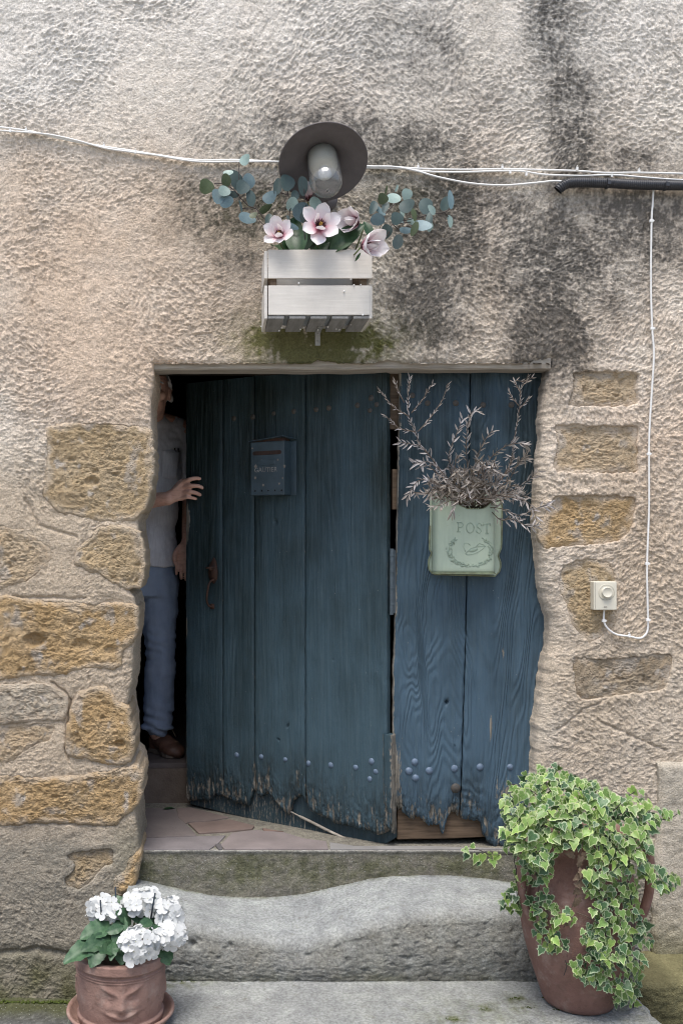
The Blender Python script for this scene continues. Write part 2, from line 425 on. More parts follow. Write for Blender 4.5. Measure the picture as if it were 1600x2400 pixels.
L_EDGE = [(852,364),(871,364),(901,363),(932,357),(962,356),(987,357),(1036,357),(1115,356),(1152,354),(1174,349),(1195,338),(1223,326),(1253,329),(1278,335),(1318,338),(1345,337),(1373,329),(1383,305),(1400,317),(1431,324),(1468,323),(1524,315),(1593,312),(1652,301),(1709,310),(1748,312),(1783,308),(1798,324),(1825,332),(1867,330),(1896,318),(1932,323),(2003,330),(2045,323),(2099,298),(2140,300),(2340,300)]
R_EDGE = [(852,1266),(874,1263),(933,1254),(997,1249),(1033,1251),(1083,1244),(1144,1240),(1197,1237),(1244,1236),(1304,1244),(1358,1247),(1411,1256),(1440,1266),(1458,1270),(1508,1266),(1542,1256),(1598,1250),(1682,1237),(1738,1235),(1795,1233),(1900,1230),(2340,1230)]
Y_DOOR = 0.13
le = np.array([[ZY(a), XY(b)] for a, b in L_EDGE])[::-1]
re_ = np.array([[ZY(a, Y_DOOR), XY(b, Y_DOOR)] for a, b in R_EDGE])[::-1]
def xl(z): return np.interp(z, le[:, 0], le[:, 1])
def xr(z): return np.interp(z, re_[:, 0], re_[:, 1])
Z_LINT = ZY(851)
XLM, XRM = -0.715, 0.735

def wall_height(x, z):
    """out-of-plane relief of the render coat (towards the viewer positive)"""
    h = 0.010 * fbm(x * 1.6, z * 1.6, 3, 11) + 0.0065 * fbm(x * 6, z * 6, 3, 12)
    th = fbm(x * 1.7, z * 1.7, 3, 41) * 3.4 - 0.45 + 0.9 * fbm(x * 9, z * 9, 2, 44)
    s1 = strokes(x, z, 13, 48, 1, 8, th); s2 = strokes(x, z, 52, 128, 60, 8, th + 0.35)
    s1 = s1 - 0.55 * np.exp(-(s1 / 0.16) ** 2); s2 = s2 - 0.6 * np.exp(-(s2 / 0.15) ** 2)
    lump = fbm(x * 75, z * 75, 2, 21)
    lo = smooth(1.0, 0.2, z)              # lower courses were floated with a coarser hand
    reg = 0.14 + 1.2 * smooth(-0.30, 0.35, fbm(x * 2.3, z * 2.3, 3, 31) + .35 * smooth(-.5, .5, x))
    h = h + reg * ((0.0023 - 0.0012 * lo) * s1 + (0.0034 - 0.0014 * lo) * s2) + 0.0017 * lump + 0.0011 * perlin(x * 150, z * 150, 23) + 0.0026 * fbm(x * 24, z * 28, 2, 24)
    h = h - 0.016 * np.clip(fbm(x * 34, z * 34, 2, 26) - 0.42, 0, 1) - 0.010 * np.clip(perlin(x * 11, z * 16, 27) - 0.55, 0, 1)
    return h

PL_PX = lambda x: 520 + (x - XC) * F / D
def wall_color(x, z):
    px = 520 + (x - XC) * F / D; py = 1250 - (z - ZC) * F / D
    n = fbm(x * 2.2, z * 2.2, 4, 71); n2 = fbm(x * 9, z * 9, 4, 72); n3 = fbm(x * 42, z * 42, 3, 73)
    cream = np.array((0.72, 0.66, 0.575)); peach = np.array((0.66, 0.53, 0.415)); grey = np.array((0.50, 0.43, 0.325)); top = np.array((0.78, 0.75, 0.70))
    def blob(cx, cy, rx, ry): return np.exp(-(((px - cx) / rx) ** 2 + ((py - cy) / ry) ** 2))
    mp = 0.20 + 0.75 * blob(180, 640, 430, 330) + 0.55 * blob(1560, 1150, 260, 420) + 0.4 * blob(750, 215, 120, 70) + 0.5 * blob(1130, 420, 60, 260) * 0.5 + 0.45 * blob(250, 900, 220, 120)
    mp = np.clip(mp + 0.55 * n + 0.25 * n2, 0, 1)[..., None]
    c = cream * (1 - mp) + peach * mp
    tp = np.clip(smooth(480, 40, py) * (.75 + .7 * n) + .7 * blob(60, 120, 160, 130), 0, .9)[..., None]; c = c * (1 - tp) + top * tp  # top of the wall whitened: washed render plus brighter light painted in
    mg = np.clip(0.8 * smooth(880, 1250, py) * smooth(520, 250, px) + 0.55 * smooth(1250, 1600, py) * smooth(900, 1250, px) + 0.4 * n + 0.2 * n2, 0, 1)[..., None]
    c = c * (1 - 0.6 * mg) + grey * 0.6 * mg
    st = np.zeros(px.shape)
    for cx, cy, rx, ry, s in [(760, 330, 250, 85, .8), (920, 345, 170, 80, .85), (590, 480, 160, 95, .75), (480, 520, 110, 80, .4), (1030, 530, 190, 180, .85), (1180, 500, 130, 90, .6), (1420, 650, 120, 110, .55), (1335, 320, 70, 260, .7), (1290, 60, 60, 130, .7),
                              (1300, 600, 140, 170, 1.0), (1290, 780, 100, 120, 1.0), (1480, 530, 190, 110, .85), (1000, 720, 120, 140, .8), (950, 800, 180, 60, .45), (1020, 110, 170, 130, .38), (1180, 250, 110, 60, .3), (1120, 640, 160, 60, .35), (1480, 380, 130, 60, .5), (560, 610, 80, 60, .35), (560, 760, 90, 50, .2)]:
        st = np.maximum(st, s * blob(cx, cy, rx, ry))
    st = np.clip(st * (0.95 + 1.0 * n2 + 0.8 * n), 0, 1)
    n4 = fbm(x * 95, z * 95, 2, 75); st = np.clip(st * 1.32 * (0.85 + 0.85 * n3 + .6 * n4), 0, 0.84)[..., None]
    c = c * (1 - st) + np.array((0.066, 0.065, 0.062)) * st
    ms = np.clip(2.8 * blob(745, 800, 140, 62) * (0.9 + 0.9 * n2 + 0.9 * n3) + 0.30 * blob(620, 480, 190, 110) * (0.6 + 1.2 * n3) + 0.25 * blob(920, 450, 120, 80), 0, 0.9)[..., None]
    c = c * (1 - ms) + np.array((0.092, 0.098, 0.022)) * ms
    tn = np.clip(smooth(1000, 1180, py) * smooth(560, 330, px) * (.95 + .4 * n) + .55 * smooth(1000, 1200, py) * smooth(1180, 1300, px) * (.8 + .8 * n + .4 * n2), 0, .95)[..., None]
    c = c * (1 - tn) + np.array((0.51, 0.425, 0.325)) * tn
    # damp foot of the wall: grey-olive growth, stronger near the ground
    dm = np.clip(smooth(1900, 2010, py) * (1.0 + 0.6 * n + 0.5 * n2), 0, 0.92)[..., None]
    c = c * (1 - dm) + np.array((0.285, 0.265, 0.22)) * dm
    gm = np.clip(smooth(2180, 2330, py) * (0.5 + 1.2 * n + 0.8 * n2), 0, 0.8)[..., None]
    c = c * (1 - gm) + np.array((0.115, 0.115, 0.05)) * gm
    rb = np.clip(blob(300, 2000, 40, 90) * 0.5, 0, 1)[..., None]
    c = c * (1 - rb) + np.array((.33, .3, .22)) * rb
    return np.clip(c * (1 + 0.10 * n3[..., None]), 0.02, 0.9)

house = root('house_wall', 'old house wall of rough beige render with patches of bare ochre stone around the doorway', 'wall', (0, 0, -0.52))

def axis(lo, hi, a, b, fine, coarse):
    return np.concatenate([np.arange(lo, a, coarse), np.arange(a, b, fine), np.arange(b, hi + coarse, coarse)])
def build_wall():
    FX = 0.0031
    xs = axis(-2.6, 2.6, -1.32, 1.30, FX, 0.06); zs = axis(-0.56, 6.2, -0.56, 3.14, FX, 0.08)
    jl, jr = int(np.argmin(abs(xs - XLM))), int(np.argmin(abs(xs - XRM)))
    il = int(np.argmin(abs(zs - Z_LINT)))
    Xg, Zg = np.meshgrid(xs, zs)
    zc = np.minimum(zs, Z_LINT)
    Lx = xl(zc) + 0.003 * fbm(zs * 60, zs * 3, 3, 5) - 0.004; Rx = xr(zc) + 0.004 * fbm(zs * 45, zs * 2, 3, 6)
    for i in range(len(zs)):
        r = Xg[i]
        Xg[i] = np.interp(r, [-2.6, -1.32, xs[jl], xs[jr], 1.30, 2.7], [-2.6, -1.32, Lx[i], Rx[i], 1.30, 2.7])
    # ragged lower lip of the render above the lintel
    lip = 0.006 * fbm(Xg * 22, Xg * 0 + 1, 3, 8) + 0.004 * fbm(Xg * 70, Xg * 0, 2, 9)
    lx = 520 + (Xg - XC) * F / D
    lip = lip + 0.010 * smooth(860, 900, lx) * smooth(960, 920, lx) + 0.012 * smooth(730, 745, lx) * smooth(800, 770, lx)
    Zg = Zg + lip * np.exp(-((Zg - zs[il]) / 0.06) ** 2)
    h = wall_height(Xg, Zg)
    cols = wall_color(Xg, Zg)
    # rounding at the opening
    below = Zg < zs[il] + 0.001
    dl = np.where(Xg <= Lx[:, None] + 1e-6, Lx[:, None] - Xg, 1e3); dr = np.where(Xg >= Rx[:, None] - 1e-6, Xg - Rx[:, None], 1e3)
    dz = np.maximum(Zg - zs[il], 0); lat = np.where(below, 0, 1e3)
    dd_l = np.where(below, dl, np.hypot(np.abs(dl), dz)); dd_r = np.where(below, dr, np.hypot(np.abs(dr), dz))
    def rnd(d, rad, depth):
        t = np.clip(d / rad, 0, 1); return -depth * (1 - np.sqrt(np.clip(1 - (1 - t) ** 2, 0, 1)))
    inside = (Xg > Lx[:, None]) & (Xg < Rx[:, None]) & ~below
    h = h + rnd(dd_l, 0.03, 0.022) + rnd(dd_r, 0.055, 0.05)
    wr_ = np.exp(-np.clip((Rx[:, None] - Xg) / .11, 0, 9) ** 2); wl_ = np.exp(-np.clip((Xg - Lx[:, None]) / .11, 0, 9) ** 2)
    tt = np.clip(dz / (0.018 + .037 * wr_ + .012 * wl_), 0, 1); h = np.where(inside, h - (0.012 + .038 * wr_ + .010 * wl_) * (1 - np.sqrt(np.clip(1 - (1 - tt) ** 2, 0, 1))), h)
    # beds for the stones
    for i, st in enumerate(STONES):
        po = stone_outline(st, i); lo, hi = po.min(0) - 0.06, po.max(0) + 0.06
        m = (Xg > lo[0]) & (Xg < hi[0]) & (Zg > lo[1]) & (Zg < hi[1])
        d = sdf(Xg[m], Zg[m], po); hh = h[m]
        if st[2] < 0:                                       # render laps over the stone: a lip, then a drop
            hh = hh + 0.002 * np.exp(-((d - 0.012) / 0.012) ** 2)
            k = smooth(-0.002, -0.008, d); hh = hh * (1 - k) + (-0.035) * k
        else:                                               # joint raked back along the stone
            hh = hh - .6 * st[5] * np.exp(-(np.clip(d, -1, 1) / 0.012) ** 2) * np.clip(0.35 + 1.1 * fbm(Xg[m] * 9, Zg[m] * 9, 2, 80 + i), 0, 1.2)
            k = smooth(-0.004, -0.011, d); hh = hh * (1 - k) + (-0.035) * k
        h[m] = hh
    # cracks
    def crack(pts, w, dep):
        nonlocal h
        pl = [(XY(a), ZY(b)) for a, b in pts]
        arr = np.array(pl); lo, hi = arr.min(0) - 0.03, arr.max(0) + 0.03
        m = (Xg > lo[0]) & (Xg < hi[0]) & (Zg > lo[1]) & (Zg < hi[1])
        d = np.full(m.sum(), 1e9)
        for (x1, z1), (x2, z2) in zip(pl[:-1], pl[1:]):
            ex, ez = x2 - x1, z2 - z1; X_, Z_ = Xg[m] + 0.006 * fbm(Xg[m] * 30, Zg[m] * 30, 2, 3), Zg[m] + 0.006 * fbm(Xg[m] * 30, Zg[m] * 30, 2, 4)
            t = np.clip(((X_ - x1) * ex + (Z_ - z1) * ez) / (ex * ex + ez * ez), 0, 1); d = np.minimum(d, np.hypot(X_ - x1 - t * ex, Z_ - z1 - t * ez))
        h[m] -= dep * np.exp(-(d / w) ** 2)
    crack([(165, 1640), (160, 1690), (152, 1760), (160, 1780)], .004, .012); crack([(120, 1598), (150, 1620), (165, 1640)], .004, .010)
    crack([(60, 1170), (90, 1230), (180, 1260)], .006, .008); crack([(1275, 1545), (1268, 1580), (1262, 1600)], .004, .008)
    crack([(0, 1925), (130, 1930), (270, 1935)], .006, .008); crack([(0, 2235), (90, 2225), (180, 2240)], .012, .014)
    crack([(1310, 1710), (1370, 1660), (1420, 1640)], .004, .006); crack([(1400, 1690), (1560, 1760)], .005, .007); crack([(30, 1400), (200, 1402)], .006, .008)
    V = np.stack([Xg, -h, Zg], -1)
    # faces to keep: leave the doorway open
    ii, jj = np.meshgrid(np.arange(len(zs) - 1), np.arange(len(xs) - 1), indexing='ij')
    keep = ~((ii < il) & (jj >= jl) & (jj < jr))
    # reveals: run the edge columns and the lintel row back into the wall
    ev, ef, ec = [], [], []
    def reveal(line, colr, depth, steps, inward, flip, amp=0.006):
        n = len(line); base = sum(len(a) for a in ev)
        rows = []
        for k in range(steps + 1):
            t = k / steps; p = line.copy(); y = p[:, 1] + depth * t
            w = amp * fbm(p[:, 2] * 16 + p[:, 0] * 16, y * 16, 3, 14) * min(1, k / 2)
            q = p.copy(); q[:, 1] = y
            q += (np.array(inward) * w[:, None]); rows.append(q)
        ev.append(np.concatenate(rows)); ec.append(np.concatenate([colr] * (steps + 1)))
        idx = base + np.arange(n * (steps + 1)).reshape(steps + 1, n)
        qd = np.stack([idx[:-1, :-1], idx[:-1, 1:], idx[1:, 1:], idx[1:, :-1]], -1).reshape(-1, 4)
        ef.append(qd[:, ::-1] if flip else qd)
    reveal(V[:il + 1, jl], cols[:il + 1, jl], 0.34, 24, (-1, 0, 0), False)
    reveal(V[:il + 1, jr], cols[:il + 1, jr], 0.34, 24, (1, 0, 0), True)
    reveal(V[il, jl:jr + 1], cols[il, jl:jr + 1], 0.05, 4, (0, 0, 1), False, 0.004)
    me = grid_mesh('render_coat', V, M_PLASTER, keep, cols, False, (np.concatenate(ev), np.concatenate(ef), np.concatenate(ec)))
    link('render_coat', me, house)
build_wall()

def stone_color(x, z, base, i):
    n = fbm(x * 7, z * 7, 4, 90 + i); n2 = fbm(x * 28, z * 28, 3, 95 + i)
    base = np.array(base); k = np.clip(0.5 + 0.9 * n + 0.5 * n2, 0, 1)[:, None]
    c = base * (0.80 + 0.30 * k) * (1 - 0.15 * k) + np.array((0.42, 0.33, 0.22)) * 0.15 * k
    if True:                                      # stones still carrying smears of render
        s = np.clip((fbm(x * 12, z * 12, 4, 130 + i) - (0.05 if base[0] < .395 else 0.22)) * 4, 0, 0.75)[:, None]
        c = c * (1 - s) + np.array((0.43, 0.385, 0.33)) * s
    s = np.clip((fbm(x * 16, z * 16, 3, 160 + i) - 0.42) * 8, 0, 0.8)[:, None]
    return c * (1 - s) + np.array((0.48, 0.44, 0.39)) * s
for i, st in enumerate(STONES):
    po = stone_outline(st, i); n = len(po)
    # outline centre: keep the fan star shaped
    cx, cz = po.mean(0)
    NR = 56; rr = np.linspace(0, 1, NR) ** 0.8
    X = cx + (po[:, 0] - cx)[None] * rr[:, None]; Z = cz + (po[:, 1] - cz)[None] * rr[:, None]
    dd = seg_dist(X, Z, po); dd[-1] = 0
    hump = 0.5 * fbm(X * 5, Z * 5, 3, 50 + i) * 0.026
    pits = np.clip(fbm(X * 22, Z * 36, 3, 51 + i) - 0.22, 0, 1) * -0.030
    rough = 0.0060 * fbm(X * 34, Z * 55, 3, 52 + i) + 0.0042 * fbm(X * 85, Z * 110, 2, 53 + i)
    edge = np.clip(dd / (0.016 + 0.012 * fbm(X * 12, Z * 12, 2, 57 + i)), 0, 1)
    h = (st[2] - .005 if st[2] > 0 else st[2]) + (hump + pits * 0.8 + rough) * np.clip(dd / 0.02, 0.15, 1) - (0.006 + 0.010 * smooth(.05, .0, X - xl(Z)) * (st[4] > .1)) * (1 - np.sqrt(np.clip(1 - (1 - edge) ** 2, 0, 1)))
    for (hx, hy, rad, dep) in [(82, 1500, 24, .022), (190, 1510, 20, .012), (215, 1128, 16, .012), (282, 1742, 13, .02), (260, 1523, 16, .012), (225, 1105, 10, .01)]:
        h = h - dep * smooth(rad * D / F, rad * D / F * 0.5, np.hypot((X - XY(hx)) * 0.8, (Z - ZY(hy)) * 1.25))
    V = np.stack([X, -h, Z], -1)
    rim = [V[-1].copy() for _ in range(5)]
    for k, q in enumerate(rim):
        q[:, 1] += st[4] * (k + 1) / 5
        q[:, 0] += 0.004 * fbm(q[:, 2] * 25, q[:, 1] * 25, 2, i)
    V = np.concatenate([V, np.stack(rim)])
    V = np.concatenate([V, V[:, :1]], 1)                     # close the ring
    cols = stone_color(V[..., 0].ravel(), V[..., 2].ravel(), st[3], i)
    ddf = np.concatenate([dd, np.zeros((5, n))]); ddf = np.concatenate([ddf, ddf[:, :1]], 1).ravel()
    sm = (smooth(.032, .0, ddf + .05 * fbm(V[..., 0] * 14, V[..., 2] * 14, 4, 400 + i).ravel()) * .70)[:, None]     # render smeared over the arris
    cols = cols * (1 - sm) + wall_color(V[..., 0].ravel(), V[..., 2].ravel()) * .92 * sm
    me = grid_mesh('stone', V, M_STONE, None, cols, True)
    link('stone', me, house)

# lintel beam, timber, tucked under the render
mb = MB(); zl0, zl1 = ZY(866, .02), Z_LINT + .022
nb = 60; vs_ = []; fs_ = []
for k in range(nb + 1):
    x = -0.685 + 1.445 * k / nb; w = 0.003 * float(perlin(x * 9, 0.3, 4)) - 0.010 * max(0, (-0.45 - x)) ; f = 0.003 * float(perlin(x * 13, 2.3, 5))
    vs_ += [(x, .022 + f, zl1), (x, .026 + f, zl0 + w + .004), (x, .032 + f, zl0 + w), (x, .125, zl0 + w), (x, .125, zl1)]
for k in range(nb):
    for q in range(5):
        a, b = k * 5 + q, k * 5 + (q + 1) % 5; fs_.append((a, b, b + 5, a + 5))
fs_ += [(0, 1, 2, 3, 4), tuple(nb * 5 + q for q in (4, 3, 2, 1, 0))]
mb.add([(a_, y_ - (.004 if y_ < .1 else 0), z_) for a_, y_, z_ in vs_], fs_); mb.build('lintel', M_BEAM, house)

# right-hand pier of paler render, standing proud of the wall behind the urn
def sheet_block(name, x0, x1, y0, y1, z0, z1, mat, colf, amp, seed, parent=None, nx=60, nz=60, lean=None, kind=None):
    xs = np.linspace(x0, x1, nx); zs = np.linspace(z0, z1, nz); X, Z = np.meshgrid(xs, zs)
    if lean is not None:
        X = X + lean(Z, X); Z = Z + .035 * fbm(X * 5, X * 0, 3, seed + 2) * smooth(z1 - .3, z1, Z)
    Yf = y0 - amp * fbm(X * 9, Z * 9, 4, seed) - 0.5 * amp * fbm(X * 50, Z * 50, 3, seed + 1)
    u = np.minimum(np.arange(nx), np.arange(nx)[::-1])[None] * (x1 - x0) / nx; t = np.minimum(np.arange(nz), np.arange(nz)[::-1])[:, None] * (z1 - z0) / nz
    for d in (u, t): Yf = Yf + 0.02 * (1 - np.sqrt(np.clip(1 - (1 - np.clip(d / 0.025, 0, 1)) ** 2, 0, 1)))
    V = np.stack([X, Yf, Z], -1)
    ring = np.concatenate([V[0, :-1], V[:-1, -1], V[-1, :0:-1], V[:0:-1, 0]])
    n = len(ring); back = ring.copy(); back[:, 1] = y1
    ev = np.concatenate([ring, back]); k = np.arange(n); k2 = (k + 1) % n
    ef = np.stack([k, k + n, k2 + n, k2], -1)
    cols = colf(X, Z); ec = colf(ev[:, 0], ev[:, 2])
    me = grid_mesh(name, V, mat, None, cols, False, (ev, ef, ec))
    return link(name, me, parent, None, None, kind)
def pier_col(x, z):
    n = fbm(x * 5, z * 5, 4, 210)[..., None]; g = (smooth(-0.12, -0.42, z))[..., None]
    c = np.array((0.52, 0.475, 0.395)) * (1 + 0.25 * n)
    return np.clip(c * (1 - g * 0.8) + np.array((0.13, 0.13, 0.055)) * g * 0.8, 0.02, 0.9)
sheet_block('pier', XY(1545, -.03), 2.4, -.032, .03, -.56, ZY(1792, -.05), M_PLASTER, pier_col, .010, 31, house, 150, 130,
            lambda Z, X: np.where(X < 1.3, 0.012 * fbm(Z * 8, Z * 0, 3, 7) - 0.02 * smooth(.2, -.2, Z), 0))

# ---------------------------------------------------------------- inside of the house (dark room behind the door)
t_in = simple('dark_room_plaster', (0.035, 0.028, 0.022), (0.018, 0.015, 0.013), 5, 0.95, 0.05, .004, 30)  # wall colour near black, holding the darkness of the unlit room
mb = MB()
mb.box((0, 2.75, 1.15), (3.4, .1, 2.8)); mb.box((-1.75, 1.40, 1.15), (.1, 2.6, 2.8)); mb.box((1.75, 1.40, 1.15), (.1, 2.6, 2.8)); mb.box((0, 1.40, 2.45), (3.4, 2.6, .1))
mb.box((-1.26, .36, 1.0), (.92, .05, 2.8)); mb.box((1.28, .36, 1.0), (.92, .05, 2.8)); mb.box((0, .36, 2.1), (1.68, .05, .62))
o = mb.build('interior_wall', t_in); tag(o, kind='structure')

# ---------------------------------------------------------------- steps and paving
def conc_col(base, moss, seed, mossf=None):
    def f(x, y, z):
        n = fbm(x * 5 + 3, (y + z) * 5, 4, seed)[..., None]; n2 = fbm(x * 30, (y + z) * 30, 3, seed + 1)[..., None]
        c = np.array(base) * (1 + 0.28 * n + 0.15 * n2)
        m = np.clip((mossf(x, y, z)[..., None] if mossf else 0) * (0.55 + 1.1 * n + 0.9 * n2), 0, 0.85)
        return np.clip(c * (1 - m) + np.array(moss) * m, 0.02, 0.9)
    return f
# bottom slab
Z_SLAB = -0.342
def slab():
    xs = np.linspace(XY(165, 0) if False else -.91, .925, 300)
    prof = []
    ys = np.linspace(-.20, -.92, 120)
    X, Y = np.meshgrid(xs, ys)
    Z = Z_SLAB + 0.004 * fbm(X * 4, Y * 4, 3, 41) + 0.0012 * fbm(X * 40, Y * 40, 3, 42)
    e = np.minimum(X - X.min(), X.max() - X); e = np.minimum(e, Y - ys[-1]); ch = 0.02 * fbm(X * 14, Y * 14, 3, 43)
    Z = Z - 0.02 * (1 - np.clip((e + ch * 0.3) / .025, 0, 1)) ** 2
    X = X + np.where(X > .9, 0.02 * fbm(Y * 11, X * 0, 3, 44), 0)
    V = np.stack([X, Y, Z], -1)
    ring = np.concatenate([V[0, :-1], V[:-1, -1], V[-1, :0:-1], V[:0:-1, 0]]); n = len(ring)
    back = ring.copy(); back[:, 2] = -.53
    k = np.arange(n); k2 = (k + 1) % n; ef = np.stack([k, k2, k2 + n, k + n], -1)
    def mossf(x, y, z):
        px = 520 + (x - XC) * F / (D + y); py = VPY + (ZC - z) * F / (D + y)
        b = lambda cx, cy, rx, ry, s: s * np.exp(-(((px - cx) / rx) ** 2 + ((py - cy) / ry) ** 2))
        m = b(420, 2300, 60, 14, 1.6) + b(1060, 2390, 30, 10, 1.5) + b(1130, 2365, 26, 8, 1.2) + b(1210, 2340, 26, 9, 1.2) + b(1230, 2365, 20, 8, 1.2) + b(1310, 2365, 28, 8, 1.3) + b(1150, 2370, 220, 40, .45) + b(900, 2290, 300, 7, .8) + b(1490, 2330, 60, 60, .7) + b(200, 2390, 80, 30, .5)
        return m + 0.12
    cf = conc_col((.30, .31, .305), (.085, .095, .035), 45, mossf)
    cols = cf(V[..., 0], V[..., 1], V[..., 2]); ec = cf(np.concatenate([ring, back])[:, 0], np.concatenate([ring, back])[:, 1], np.concatenate([ring, back])[:, 2])
    me = grid_mesh('bottom_step', V, M_CONC, None, cols, True, (np.concatenate([ring, back]), ef[:, ::-1], ec))
    o = link('bottom_step', me); tag(o, 'broad flat grey stone slab at the foot of the steps carrying both terracotta pots', 'step', kind='structure')
slab()
# worn step: a dished tread with a broad soft nose
def worn():
    fx = np.array([300, 330, 400, 500, 600, 700, 780, 850, 930, 1000, 1100, 1190, 1350, 1500]) * 1.0204
    fz = np.array([2085, 2092, 2110, 2135, 2153, 2165, 2142, 2119, 2101, 2095, 2093, 2096, 2100, 2105]) * 1.0204
    bz = np.array([2018, 2022, 2040, 2060, 2063, 2055, 2035, 2018, 2012, 2010, 2016, 2030, 2040, 2045]) * 1.0204
    YF, YB = -.25, .075
    x0, x1 = -.765, .965; nx = 260
    xs = np.linspace(x0, x1, nx)
    zf = np.interp(xs, XC + (fx - VPX) * (D + YF) / F, ZC - (fz - VPY) * (D + YF) / F)
    zb = np.interp(xs, XC + (fx - VPX) * (D + .06) / F, ZC - (bz - VPY) * (D + .06) / F)
    ker = np.ones(17) / 17
    zf = np.convolve(np.pad(zf, 8, 'edge'), ker, 'valid'); zb = np.convolve(np.pad(zb, 8, 'edge'), ker, 'valid')
    rows = []
    for t in np.linspace(0, 1, 70):
        y = YB + (YF + .055 - YB) * t; z = zb + (zf - zb) * t ** 1.3
        rows.append(np.stack([xs, np.full(nx, y), z], -1))
    for a in np.linspace(8, 90, 22):
        a = R(a); rows.append(np.stack([xs, np.full(nx, YF + .055 - .055 * math.sin(a)), zf - .045 * (1 - math.cos(a))], -1))
    for t in np.linspace(.04, 1, 60):
        z0 = zf - .045; bow = -.012 * math.sin(math.pi * t); rows.append(np.stack([xs, np.full(nx, YF + bow), z0 + (Z_SLAB - .015 - z0) * t], -1))
    V = np.stack(rows)
    amp = np.concatenate([np.full(70, .0022), np.full(22, .003), np.full(60, .0052)])[:, None]
    s = V[..., 1] * -1 + V[..., 2]
    n = fbm(V[..., 0] * 8, s * 8, 4, 61) * 1.2 + 0.55 * fbm(V[..., 0] * 45, s * 45, 3, 62)
    tread = np.concatenate([np.ones(70), np.linspace(1, 0, 22), np.zeros(60)])[:, None]
    V[..., 2] += amp * n * tread; V[..., 1] -= amp * n * (1 - tread)
    pit = (np.clip(fbm(V[..., 0] * 30, s * 42, 3, 63) - .2, 0, 1) * .022 + .0035 * fbm(V[..., 0] * 80, s * 80, 2, 65)) * (1 - tread); V[..., 1] += pit
    pit2 = .02 * np.exp(-((V[..., 0] - XY(452, -.25)) ** 2 + (V[..., 2] - ZY(2213, -.25)) ** 2) / .012 ** 2); V[..., 1] += pit2
    def mossf(x, y, z):
        rise = smooth(-.235, -.255, y); foot = smooth(-.30, -.34, z)
        back = smooth(.03, .07, y)
        return 0.10 + 0.16 * rise + 0.55 * foot + 0.6 * back
    cf = conc_col((.315, .33, .33), (.12, .125, .06), 64, mossf)  # cool base colour carries the sky's bluish light on the tread
    cols = cf(V[..., 0], V[..., 1], V[..., 2])
    riser_tone = (1 - tread)[..., None] * np.clip(.62 + .5 * fbm(V[..., 0] * 10, s * 10, 3, 66), .1, .8)[..., None]
    cols = cols * (1 - riser_tone) + np.array((.20, .19, .16)) * riser_tone           # nose and riser coloured darker and browner than the tread
    ends = []
    for j in (0, -1):
        e = V[:, j].copy(); c = e.copy(); c[:, 2] = -.53; ends.append((e, c))
    ev = np.concatenate([np.concatenate([a, b]) for a, b in ends]); ef = []
    n_ = len(V); k = np.arange(n_ - 1)
    ef = np.concatenate([np.stack([k, k + n_, k + 1 + n_, k + 1], -1), 2 * n_ + np.stack([k, k + 1, k + 1 + n_, k + n_], -1)])
    me = grid_mesh('worn_step', V, M_CONC, None, cols, True, (ev, ef, cf(ev[:, 0], ev[:, 1], ev[:, 2])))
    o = link('worn_step', me); tag(o, 'worn stone step with a dished tread below the door threshold', 'step', kind='structure')
worn()
# threshold block with its mossy riser
def threshold():
    nx = 260; xs = np.linspace(-.80, .80, nx); rows = []
    for y in np.linspace(.715, .075, 40): rows.append((np.full(nx, y), np.full(nx, -.004)))
    for z in np.linspace(-.002, -.30, 80):
        rows.append((np.full(nx, .06 + .004 * (z < -.01)), np.full(nx, z)))
    V = np.stack([np.stack([xs, a, b], -1) for a, b in rows])
    n = fbm(V[..., 0] * 9, V[..., 2] * 12, 4, 81); top = np.concatenate([np.ones(40), np.zeros(80)])[:, None]
    V[..., 1] -= (1 - top) * (.006 * n + .0022 * fbm(V[..., 0] * 40, V[..., 2] * 60, 3, 82) - .008 * np.clip(fbm(V[..., 0] * 3, V[..., 2] * 3, 2, 86), 0, 1))
    def mossf(x, y, z):
        return np.where(z > -.006, .08, .50 + .45 * np.exp(-((z + .07) / .05) ** 2) - .25 * smooth(-.13, -.2, z))
    cf = conc_col((.22, .205, .17), (.095, .098, .05), 83, mossf); cols = cf(V[..., 0], V[..., 1], V[..., 2])
    mort = smooth(.10, .07, V[..., 1]) * smooth(-.022, -.004, V[..., 2]); mort = (mort * np.clip(.8 + .9 * n, 0, 1))[..., None]
    cols = cols * (1 - mort) + np.array((.29, .28, .255)) * mort
    me = grid_mesh('doorstep', V, M_CONC, None, cols, True)
    o = link('doorstep', me); tag(o, 'door threshold paved in pinkish stone with a dark mossy riser', 'step', kind='structure')
    return o
doorstep = threshold()
def slabmat(i, c):
    c = tuple(k * .80 for k in c); return simple('paving_%d' % i, c, tuple(k * .72 for k in c), 9, .75, .3, .0015, 120)
cr4 = lambda a, b: (300 + a * .33163, 1760 + b * .33149)
PAVE = [([(66,405),(335,405),(365,470),(425,530),(487,598),(300,605),(80,612)], (.205,.175,.165)),
        ([(355,470),(345,408),(440,400),(715,470),(560,497),(440,500),(405,512)], (.235,.185,.165)),
        ([(425,512),(560,503),(720,487),(895,532),(880,552),(720,570),(500,583)], (.235,.175,.15)),
        ([(80,618),(300,610),(480,603),(690,597),(640,650),(575,702),(320,710),(85,706)], (.245,.22,.22)),
        ([(735,580),(900,560),(1105,577),(1240,620),(1400,640),(1418,700),(1100,706),(680,708),(655,665),(690,625)], (.275,.235,.225)),
        ([(950,548),(1060,568),(1100,570),(960,570)], (.25,.17,.14)),
        ([(1425,646),(1600,672),(2100,672),(2900,700),(2900,716),(1800,710),(1430,702)], (.31,.30,.285)),
        ([(612,660),(660,655),(668,712),(640,716)], (.14,.13,.13))]
